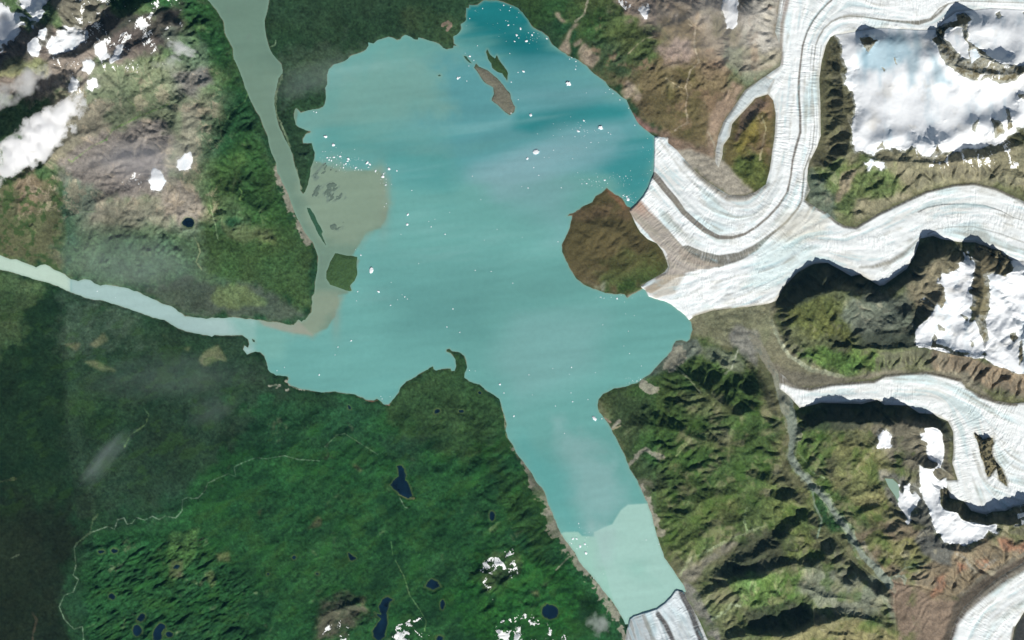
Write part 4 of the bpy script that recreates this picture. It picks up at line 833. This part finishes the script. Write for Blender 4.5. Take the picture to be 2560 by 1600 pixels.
moraine("1920,460 1888,482 1862,492 1822,490 1796,474 1769,456 1743,436 1714,405", [4, 6, 9, 11, 9, 7, 5, 5], (176, 172, 160), .8, 6)
moraine("2026,400 2030,430 2024,460 2016,500 2034,520", [4, 5, 5, 6, 5], (128, 132, 118), .75, 3)
for off, wv_ in ((-9, .5), (6, .45), (13, .6)):
    moraine(" ".join(f"{2034 + off + dx_},{y_}" for dx_, y_ in ((6, 114), (1, 159), (-2, 212), (1, 265), (3, 318), (-2, 370), (-20, 425))), [wv_] * 7, (150, 150, 140), .5, 1)
moraine("1962,-80 1960,0 1948,60 1944,110 1952,150", [.8] * 5, (140, 134, 128), .7, 1)
moraine("1650,352 1700,420 1750,470 1810,512 1870,520 1910,500 1940,450 1960,380", [1.5] * 8, (196, 198, 188), .4, 4)
moraine("1640,420 1700,490 1760,545 1810,562 1870,548 1915,510 1955,440", [2] * 7, (200, 212, 210), .5, 5)
deb = poly("1579,520 1600,498 1616,514 1640,543 1668,575 1694,604 1722,634 1756,655 1796,662 1770,672 1730,676 1700,690 1660,715 1625,738 1607,721 1640,694 1675,667 1660,625 1622,596 1590,556 1572,527", 14)
ip(sm(deb + along * 1.5 + wide * 2, -3, 4) * .9, (158, 148, 136)); ip(sm(deb, -3, 4) * sm(560 - YY, 0, 60) * .8 * (1 + .2 * along), (178, 140, 118))
ip(sm(deb, -2, 6) * sm(along, .2, 1.4) * .4, (196, 188, 172)); ip(sm(poly("1607,722 1660,690 1710,690 1690,735 1640,750", 14) + along * 2, -4, 8) * .6, (168, 156, 132))
ip(sm(poly("1960,530 2030,515 2080,545 2060,590 1990,610 1930,600", 20), -14, 16) * .5, (196, 192, 172))
ip(sm(poly("1900,600 2000,590 2060,650 2020,665 1940,720 1850,730 1880,660", 30), -14, 24) * .35, (180, 218, 218))
for P_, w_ in (("1645,1536 1664,1560 1682,1600 1740,1710", 5), ("1703,1480 1728,1530 1753,1600 1800,1700", 6)): moraine(P_, [w_] * len(pts(P_)), (110, 104, 100), .85, 3)
ip(sm(poly("1570,1545 1612,1534 1640,1600 1680,1710 1555,1710", 12), -4, 4) * .75 * sm(along, -1.6, .6), (130, 128, 118))
ip(sm(poly("1800,1250", 1) if False else -np.abs(g4 - 1.5), -1.5, 0) * (land < 6) * .8, (70, 150, 170))

glr = np.minimum(np.maximum.reduce([g1, g2, g3, g4]), -rock)
mg = sm(7 - glr + along * 1.8 + wide * 1.5 + fbm(30, 320, 3) * 3, -1, 8) * sm(land, 8, 24)
ip(mg * .55, (146, 140, 122)); ip(sm(along + .6 * crev, .9, 2.4) * .28, (150, 150, 140)); ip(sm(-along - .5 * wide, 1, 2.6) * .4, (178, 214, 220))
br = poly("1912,190 1862,225 1836,265 1809,304 1796,339 1789,376 1797,420 1809,362 1825,341 1830,310 1862,275 1889,246 1920,235 1935,200", 20)
ip(sm(br + along * 2, -4, 6) * .6, (168, 182, 184)); ip(sm(5 - br + along * 2, -2, 4) * (br > -2) * .5, (150, 144, 128)); ip(sm(poly("1800,335 1785,380 1797,425 1812,365", 14), -4, 8) * .5, (168, 164, 152))
k4 = sm(g4, -2, 4)[..., None]; ICE = ICE * (1 - k4 * .22) * (1 + k4 * np.array([-.05, 0, .04], np.float32)); ICE = ICE * (1 + .12 * k4 * np.clip(along, -2, 2)[..., None])
def ice_sheet(name, g, lab, front=5.0):
    g = g + wob * .35
    near = np.exp(-np.clip(land, 0, 99) / 5)
    th = np.minimum(g * (.35 + 2.2 * near), 2.2 + 2.6 * near) + icez * sat(g / 5)
    Z = np.where(g > 0, np.maximum(H, 0 * H) + th, H + g * .8)
    return grid_mesh(name, Z, cellmask(g > -2.5), ICE, MAT_ICE, label=lab, cat="glacier")
gr = np.minimum
ice_sheet("glacier", gr(g1, -rock), "great white valley glacier with dark moraine stripes curving to the lake")
ice_sheet("glacier", gr(g2, -rock), "smaller white valley glacier ending in grey rubble under a shadowed rock wall")
ice_sheet("glacier", g3, "white glacier with a dark rubble margin in the south-east corner")
ice_sheet("glacier", g4, "striped glacier tongue meeting the pale southern arm of the lake")
SN = np.zeros_like(C) + L3(240, 243, 244)
SN = SN * (1 - .04 * sat(fbm(60, 141, 4)))[..., None]
SN = SN + (L3(176, 202, 214) - SN) * (sm(fbm(40, 142, 5, sx=.6, sy=1.8), .1, 1.1) * (.5 * sm(snow_sd[0], 0, 20) + .35 * offp))[..., None]  # blue-grey shading mixed into the snow colour
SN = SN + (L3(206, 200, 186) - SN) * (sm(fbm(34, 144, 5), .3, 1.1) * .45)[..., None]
d_ = poly("2170,90 2262,70 2275,130 2262,160 2200,190 2150,180 2140,130", 30); SN = SN + (L3(134, 168, 182) - SN) * (sm(d_ + ew * 10, -10, 20) * .8)[..., None]  # soft blue shade of the plateau hollows painted into the snow
for s in ("2282,70 2295,75 2305,120 2290,210 2270,230 2262,170 2280,120", "2320,120 2345,140 2365,190 2400,215 2370,215 2335,210"):  # two more bluish shade patches painted on the plateau
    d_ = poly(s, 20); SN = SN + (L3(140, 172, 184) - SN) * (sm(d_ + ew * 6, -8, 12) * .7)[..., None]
snz = fbm(30, 143, 4) * 3.2 * sm(snow_sd[0], 0, 30)
for i, (lab, _) in enumerate(SNOW):
    d = np.minimum(snow_sd[i] + 1.4 + sragg * (snow_sd[i] > -24) - 9 * (snow_sd[i] < -20) + 2.4 * (i > 0), -rock) + wob * .5
    if i in (0, 1, 2, 3): d = np.where(g1 > -1.0, np.minimum(d, -g1), d)
    th = np.minimum(d * .4, .8)
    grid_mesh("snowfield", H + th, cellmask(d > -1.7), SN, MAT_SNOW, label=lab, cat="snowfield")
# scattered snow remnants in gullies
spk = streak_m * .75 + streak_f * .35 + fbm(7, 151, 4, .7, sx=2.2, ang=-.7) * .9
zone = np.zeros_like(H)
for s, f in (("150,-60 460,-40 470,120 360,160 280,210 180,240 130,170", 20), ("1205,1370 1290,1400 1280,1460 1230,1500 1190,1450", 14), ("820,1560 880,1560 870,1600 800,1620", 8), ("990,1560 1050,1540 1060,1600 1000,1600", 8),
             ("280,400 380,410 370,500 290,500", 14), ("1545,0 1700,0 1700,40 1560,40", 12), ("2280,370 2560,340 2560,420 2300,420", 12), ("1300,1530 1400,1560 1420,1640 1290,1640", 10), ("380,20 500,80 480,180 320,180", 16), ("2440,150 2560,160 2560,200 2440,200", 8), ("1235,1560 1290,1560 1300,1600 1230,1600", 8)):
    zone = np.maximum(zone, sm(poly(s, f), -f * .3, f))
z2 = np.zeros_like(H)
for q in ("1210,1375 1290,1370 1290,1460 1235,1500 1195,1450", "800,1560 900,1545 890,1600 800,1625", "980,1570 1060,1530 1080,1600 990,1620", "1230,1560 1300,1530 1420,1570 1430,1640 1240,1640", "380,20 400,90 380,110 350,60"): z2 = np.maximum(z2, sm(poly(q, 16) + ewc * 4, -4, 8))
zone = np.maximum(zone, z2)
d = (spk - 1.6 + .55 * zone + .45 * z2) * 4 - 80 * (zone < .05)
grid_mesh("snow_remnants", H + np.clip(d, -1, .6) * .5, cellmask((d > -1.2) & (gl < 0) & (land > 8)), np.zeros_like(C) + L3(238, 240, 238), MAT_SNOW, kind="stuff", label="scattered streaks of old snow left in the high gullies", cat="snow")

# ------------------------------------------------------------------ icebergs
def T(x0, y0, s): return [(x0 + a / 3.78, y0 + b / 3.78, c) for a, b, c in (tuple(float(q) for q in t.split(",")) for t in s.split())]
BERGS = (T(640, 0, "2140,80,3 2340,50,4 2405,70,4 2310,95,2 2395,100,3 2020,175,3 2360,195,2 2380,200,2 2385,237,5 2092,432,3 2398,505,3 2020,530,7 2058,570,3 2012,622,3 1978,502,2 1905,740,8 1925,732,5 1992,765,3 2412,775,5 2410,1068,4 545,1055,3 570,1062,5 655,1290,10 730,1370,10 795,1478,7 870,1500,8 672,1490,5 700,1488,4 735,1485,6 630,1432,2 655,1432,2 690,1510,5")
 + T(1280, 0, "80,270,7 43,332,8 62,357,4 25,390,5 138,387,9 155,310,3 190,330,6 207,308,3 328,365,5 45,163,2 15,232,2 63,120,2 543,558,3 565,545,3 603,580,4 607,625,3 600,655,4 107,675,8 57,683,3 532,790,16 60,942,3 703,878,2 920,845,3 885,875,2 953,885,3 1018,943,4 1103,1022,3 178,1087,11 680,1140,6 838,1208,15 628,1240,10 715,1252,2 910,1253,3 933,1268,3 595,1290,3 240,1265,2 390,1280,2 391,1170,2 745,1345,3 818,1347,2 703,1395,2 220,1435,20 145,1497,8 392,1420,3 350,1487,2 305,1487,2 573,1500,3 1160,1183,3 895,1325,2 1280,1310,2 1240,1395,2")
 + T(640, 400, "712,5,5 760,45,4 825,70,5 865,10,6 850,35,6 830,45,4 1050,25,10 1075,40,8 1062,68,5 940,75,5 950,68,4 935,95,3 968,92,3 995,93,3 1130,103,7 1258,85,9 1330,102,5 1205,130,5 1200,155,10 1180,185,2 1225,235,6 1280,230,2 2045,153,3 1472,287,3 1232,412,3 1212,440,3 2125,373,2 1830,495,2 1435,515,8 1430,610,8 1655,630,4 1690,560,2 1632,580,2 1787,700,4 1370,702,2 2278,655,2 2158,757,2 940,848,2 990,898,5 1090,1045,15 2072,1042,3 2222,1053,3 1537,978,2 1160,1243,8 960,1243,4 950,1330,3 1380,1273,2 1405,1293,4 1430,1313,3 1337,1320,2 1272,1373,4 1860,1407,4 1277,1157,2")
 + T(1280, 400, "206,70,4 253,144,3 92,250,2 152,264,4 465,262,3 728,183,3 875,190,6 795,205,3 808,160,2 705,222,6 1017,157,3 1075,152,3 902,220,2 1050,335,4 1095,370,10 1085,345,6 97,732,2 435,773,3 8,1163,3 992,1308,6 840,1295,3 870,1305,3 1075,1455,2 1155,1470,2 660,225,3 620,120,2")
 + T(640, 800, "1803,65,4 1926,117,4 898,195,5 775,255,4 747,330,3 268,448,3 198,478,3 597,518,5 2017,476,3 2072,481,2 2305,607,8 2343,690,4 1180,722,2 1192,745,3 1267,725,2")
 + T(1280, 800, "1100,104,3 858,45,2 1111,316,3 1222,435,3 562,448,4 385,458,2 160,518,3 787,498,2 542,513,2 557,688,3 573,772,4 718,752,3 410,812,3 18,908,5 778,930,14 850,932,4 495,1070,3 1057,245,2 193,708,2 1182,575,3 1215,560,3 1140,573,2")
 + T(1280, 1200, "630,411,4 575,555,6 610,555,6 563,600,4 690,605,7 643,625,9 697,690,9 1267,567,3 612,648,3 1390,607,3 771,928,3 865,888,2")
 + T(0, 400, "920,1240,4 1090,1300,2"))
BIG = {(532, 790): "large angular iceberg, loner in the lake off the bare northern cliffs", (220, 1435): "largest tilted iceberg slab, south of the small rectangular one", (838, 1208): "rounded large iceberg off the reddish north-eastern shore",
       (178, 1087): "small rectangular iceberg south-east of the long brown island"}
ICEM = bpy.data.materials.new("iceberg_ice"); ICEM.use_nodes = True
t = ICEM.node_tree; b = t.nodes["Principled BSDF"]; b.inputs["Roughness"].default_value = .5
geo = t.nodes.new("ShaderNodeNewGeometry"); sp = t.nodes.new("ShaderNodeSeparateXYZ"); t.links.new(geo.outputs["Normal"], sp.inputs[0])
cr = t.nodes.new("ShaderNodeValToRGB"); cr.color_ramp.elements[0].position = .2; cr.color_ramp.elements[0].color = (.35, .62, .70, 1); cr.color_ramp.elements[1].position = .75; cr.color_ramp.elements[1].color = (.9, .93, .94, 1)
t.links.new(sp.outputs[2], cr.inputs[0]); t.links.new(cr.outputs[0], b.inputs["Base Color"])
REGION = [(1180, 1600, -50, 260, "in the northern bay by the brown island"), (600, 900, 200, 640, "off the western shore near the silty river mouth"), (900, 1180, 300, 560, "in open water east of the silty river mouth"),
          (1280, 1700, 240, 560, "in the water before the north-eastern glacier front"), (600, 1180, 560, 860, "in open water around the round wooded island"), (1180, 1760, 560, 900, "in the mid lake south of the brown knob"),
          (0, 560, 600, 900, "in the pale outlet river"), (560, 1240, 860, 1020, "along the southern shore by the hooked spit"), (1240, 1700, 860, 1260, "in the southern arm of the lake"), (1300, 1760, 1260, 1600, "in the palest water of the southern arm"), (-999, 9999, -999, 9999, "in the open lake north of the brown knob")]
def berg_mesh(rs, rad):
    """an irregular tabular berg: jagged outline, tilted uneven top, skirt under water"""
    n = rs.randint(7, 12) if rad > 20 else 6
    an = np.sort(np.linspace(0, 2 * math.pi, n, endpoint=False) + rs.uniform(-.3, .3, n))
    st = rs.uniform(1.0, 1.7); ro = rs.uniform(0, 3.14); V = []; F = []
    rr = rad * rs.uniform(.65, 1.15, n); top = min(30, rad * .45)
    tx, ty = rs.uniform(-.12, .12, 2)
    for lv, (k, z) in enumerate(((1.12, -4), (1.05, 0.5), (.92, .6 * top), (.55, top))):
        for a, r in zip(an, rr):
            x = math.cos(a) * r * k * st ** .5; y = math.sin(a) * r * k / st ** .5
            zz = z + (rs.uniform(-.18, .18) * top + x * tx + y * ty if lv > 1 else 0)
            V.append((x * math.cos(ro) - y * math.sin(ro), x * math.sin(ro) + y * math.cos(ro), zz))
    V.append((0, 0, top * 1.1))
    for lv in range(3):
        for i in range(n):
            j = (i + 1) % n; F.append((lv * n + i, lv * n + j, (lv + 1) * n + j, (lv + 1) * n + i))
    for i in range(n): F.append((3 * n + i, 3 * n + (i + 1) % n, 4 * n))
    me = bpy.data.meshes.new("iceberg"); me.from_pydata(V, [], F); me.materials.append(ICEM); return me
rs = np.random.RandomState(77)
small = [berg_mesh(rs, 13) for _ in range(6)]
named = {}
for x, y, s in BERGS:
    rad = s * 4.3 if s > 2.5 else s * 4.6
    if s <= 4: me = small[rs.randint(6)]; sc = rad / 13
    else: me = berg_mesh(rs, rad); sc = 1
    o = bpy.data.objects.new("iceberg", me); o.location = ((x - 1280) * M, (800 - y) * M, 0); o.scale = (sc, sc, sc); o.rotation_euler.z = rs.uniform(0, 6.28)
    SC.collection.objects.link(o)
    reg = next(r[4] for r in REGION if r[0] <= x <= r[1] and r[2] <= y <= r[3])
    size = "tiny white speck of an iceberg" if s < 2.6 else "small white iceberg" if s < 4.5 else "medium white iceberg with jagged edges" if s < 9.5 else "big white iceberg"
    o["label"] = f"{size} {reg}"; o["category"] = "iceberg"; o["group"] = "icebergs drifting on the lake"
    for (a, b_), lab in BIG.items():
        if abs(x - 1280 - a / 3.78) < .5 and abs(y - b_ / 3.78) < .5: o["label"] = lab
bv, bf = [], []
for cx_, cy_, sx_, sy_, nn in ((858, 402, 34, 12, 70), (1505, 452, 40, 10, 60), (1570, 494, 9, 9, 50), (1448, 325, 24, 14, 30), (1355, 90, 26, 12, 24), (1540, 742, 30, 6, 24), (1590, 952, 24, 6, 14), (1440, 1356, 20, 22, 24), (960, 445, 8, 16, 20), (1620, 420, 12, 50, 30), (1240, 60, 40, 30, 20)):
    for _ in range(nn):
        x, y = rs.normal(cx_, sx_), rs.normal(cy_, sy_)
        i, j = int((y - GY[0]) / S), int((x - GX[0]) / S)
        if land[i, j] > -2: continue
        r = rs.uniform(4, 11); a0 = rs.uniform(0, 6.28); b0 = len(bv); X, Y = (x - 1280) * M, (800 - y) * M
        for k_ in range(4): bv.append((X + r * math.cos(a0 + k_ * 1.57) * rs.uniform(.7, 1.3), Y + r * math.sin(a0 + k_ * 1.57) * rs.uniform(.7, 1.3), -1))
        bv.append((X, Y, r * .5)); bf += [(b0 + k_, b0 + (k_ + 1) % 4, b0 + 4) for k_ in range(4)]
me = bpy.data.meshes.new("brash_ice"); me.from_pydata(bv, [], bf); me.materials.append(ICEM)
o = bpy.data.objects.new("brash_ice", me); SC.collection.objects.link(o); o["kind"] = "stuff"; o["label"] = "fine brash ice fragments scattered in drifts on the lake"; o["category"] = "brash ice"
# ------------------------------------------------------------------ clouds and thin mist
def cloud(name, label, x, y, rx, ry, z, rz, ang, dens, scale, bias, col=(1, 1, 1), stretch=1.0, detail=5, rough=.6, seed=0.0):
    me = bpy.data.meshes.new(name)
    import bmesh
    bm = bmesh.new(); bmesh.ops.create_icosphere(bm, subdivisions=3, radius=1.0); bm.to_mesh(me); bm.free()
    o = bpy.data.objects.new(name, me); SC.collection.objects.link(o)
    o.location = ((x - 1280) * M, (800 - y) * M, z); o.scale = (rx * M, ry * M, rz); o.rotation_euler.z = math.radians(ang)
    m = bpy.data.materials.new(name); m.use_nodes = True; t = m.node_tree; t.nodes.remove(t.nodes["Principled BSDF"])
    v = t.nodes.new("ShaderNodeVolumePrincipled"); t.links.new(v.outputs[0], t.nodes["Material Output"].inputs["Volume"])
    v.inputs["Color"].default_value = (*col, 1); v.inputs["Anisotropy"].default_value = .2
    tc = t.nodes.new("ShaderNodeTexCoord"); mp = t.nodes.new("ShaderNodeMapping"); mp.inputs["Scale"].default_value = (rx * M / scale / stretch, ry * M / scale, rz / scale)
    mp.inputs["Location"].default_value = (seed, seed * 2, seed * 3)
    t.links.new(tc.outputs["Object"], mp.inputs[0])
    n = t.nodes.new("ShaderNodeTexNoise"); n.inputs["Scale"].default_value = 1; n.inputs["Detail"].default_value = detail; n.inputs["Roughness"].default_value = rough
    t.links.new(mp.outputs[0], n.inputs["Vector"])
    ln = t.nodes.new("ShaderNodeVectorMath"); ln.operation = 'LENGTH'; t.links.new(tc.outputs["Object"], ln.inputs[0])
    def ma(op, a, b, c=None):
        q = t.nodes.new("ShaderNodeMath"); q.operation = op
        for i, w in enumerate((a, b, c)):
            if w is None: continue
            if isinstance(w, (int, float)): q.inputs[i].default_value = w
            else: t.links.new(w, q.inputs[i])
        return q.outputs[0]
    r2 = ma('MULTIPLY', ln.outputs[1], ln.outputs[1])
    f = ma('SUBTRACT', ma('MULTIPLY', n.outputs[0], 4.0), ma('MULTIPLY_ADD', r2, 1.6, bias))
    f = ma('MINIMUM', ma('MAXIMUM', f, 0.0), 1.0)
    f = ma('MULTIPLY', f, ma('MINIMUM', ma('MULTIPLY', ma('MAXIMUM', ma('SUBTRACT', 1.0, r2), 0.0), 2.5), 1.0))
    t.links.new(ma('MULTIPLY', f, dens), v.inputs["Density"])
    me.materials.append(m); o["kind"] = "stuff"; o["label"] = label; o["category"] = "cloud"
    return o
cloud("cloud", "bright white lumpy cloud bank over the western slopes", 85, 352, 205, 64, 880, 200, 40, .16, 330, 1.0, seed=3, rough=.62, detail=6)
cloud("cloud", "thin torn white cloud north-west of the bright cloud bank", 50, 215, 150, 46, 1300, 170, 30, .009, 420, 1.2, seed=9)
cloud("cloud", "small wispy white cloud above the green slope by the river", 455, 128, 62, 34, 1100, 150, -20, .02, 200, 1.35, stretch=1.6, seed=5)
cloud("cloud", "faint wisps of cloud just south of the small wispy one", 415, 158, 60, 24, 1100, 120, 10, .005, 260, 1.3, stretch=1.6, seed=7)
cloud("cloud", "pale low cloud scrap beside the southern glacier front", 1495, 1560, 40, 46, 500, 120, 60, .006, 300, 1.1, seed=11)
cloud("mist", "thin mist plume over the dark western forest", 275, 1150, 175, 62, 700, 220, 52, .0013, 620, 1.45, (.86, .93, 1), 3.6, 5, seed=13)
cloud("mist", "soft mist over the forest south of the outlet river", 420, 940, 330, 95, 700, 260, 8, .00034, 1500, 1.0, (.86, .93, 1), 3, 3, seed=15)
cloud("mist", "small patch of mist over the forest edge near the green hills", 555, 1020, 120, 60, 700, 200, 30, .0006, 900, 1.2, (.86, .93, 1), 3, 4, seed=31)
cloud("mist", "soft mist over the plain north of the outlet river", 340, 640, 260, 110, 900, 260, -6, .0006, 2600, .9, (.9, .93, 1), 2, 3, seed=17)
cloud("mist", "faint mist over the low forest north of the lake", 830, 190, 230, 60, 700, 220, 14, .0005, 2000, 1.0, (.9, .95, 1), 3, 3, seed=19)
cloud("mist", "thin mist over the grey western mountain", 320, 420, 210, 110, 1300, 260, 10, .0011, 1600, 1.0, (.95, .93, 1), 2, 3, seed=21)
cloud("mist", "milky mist over the brown north-eastern hills", 1780, 60, 240, 120, 1100, 260, -20, .0006, 1800, .9, (1, .95, .93), 2, 3, seed=23)
cloud("mist", "streak of thin mist lying across the north-eastern lake", 1400, 370, 260, 55, 700, 200, 18, .0004, 1500, 1.0, (.93, .93, 1), 3, 3, seed=25)
# ------------------------------------------------------------------ the air
me = bpy.data.meshes.new("haze")
x0, x1, y0, y1, z0, z1 = -16000, 16000, -11000, 11000, -60, 20200
me.from_pydata([(x0, y0, z0), (x1, y0, z0), (x1, y1, z0), (x0, y1, z0), (x0, y0, z1), (x1, y0, z1), (x1, y1, z1), (x0, y1, z1)], [],
               [(3, 2, 1, 0), (4, 5, 6, 7), (0, 1, 5, 4), (1, 2, 6, 5), (2, 3, 7, 6), (3, 0, 4, 7)])
o = bpy.data.objects.new("haze", me); SC.collection.objects.link(o); o["kind"] = "stuff"; o["label"] = "faint blue haze of the air over the whole land"; o["category"] = "haze"
m = bpy.data.materials.new("haze"); m.use_nodes = True; t = m.node_tree; t.nodes.remove(t.nodes["Principled BSDF"])
v = t.nodes.new("ShaderNodeVolumePrincipled"); v.inputs["Color"].default_value = (.2, .62, 1.0, 1); v.inputs["Density"].default_value = 0.9e-6
t.links.new(v.outputs[0], t.nodes["Material Output"].inputs["Volume"]); me.materials.append(m)
print("done")
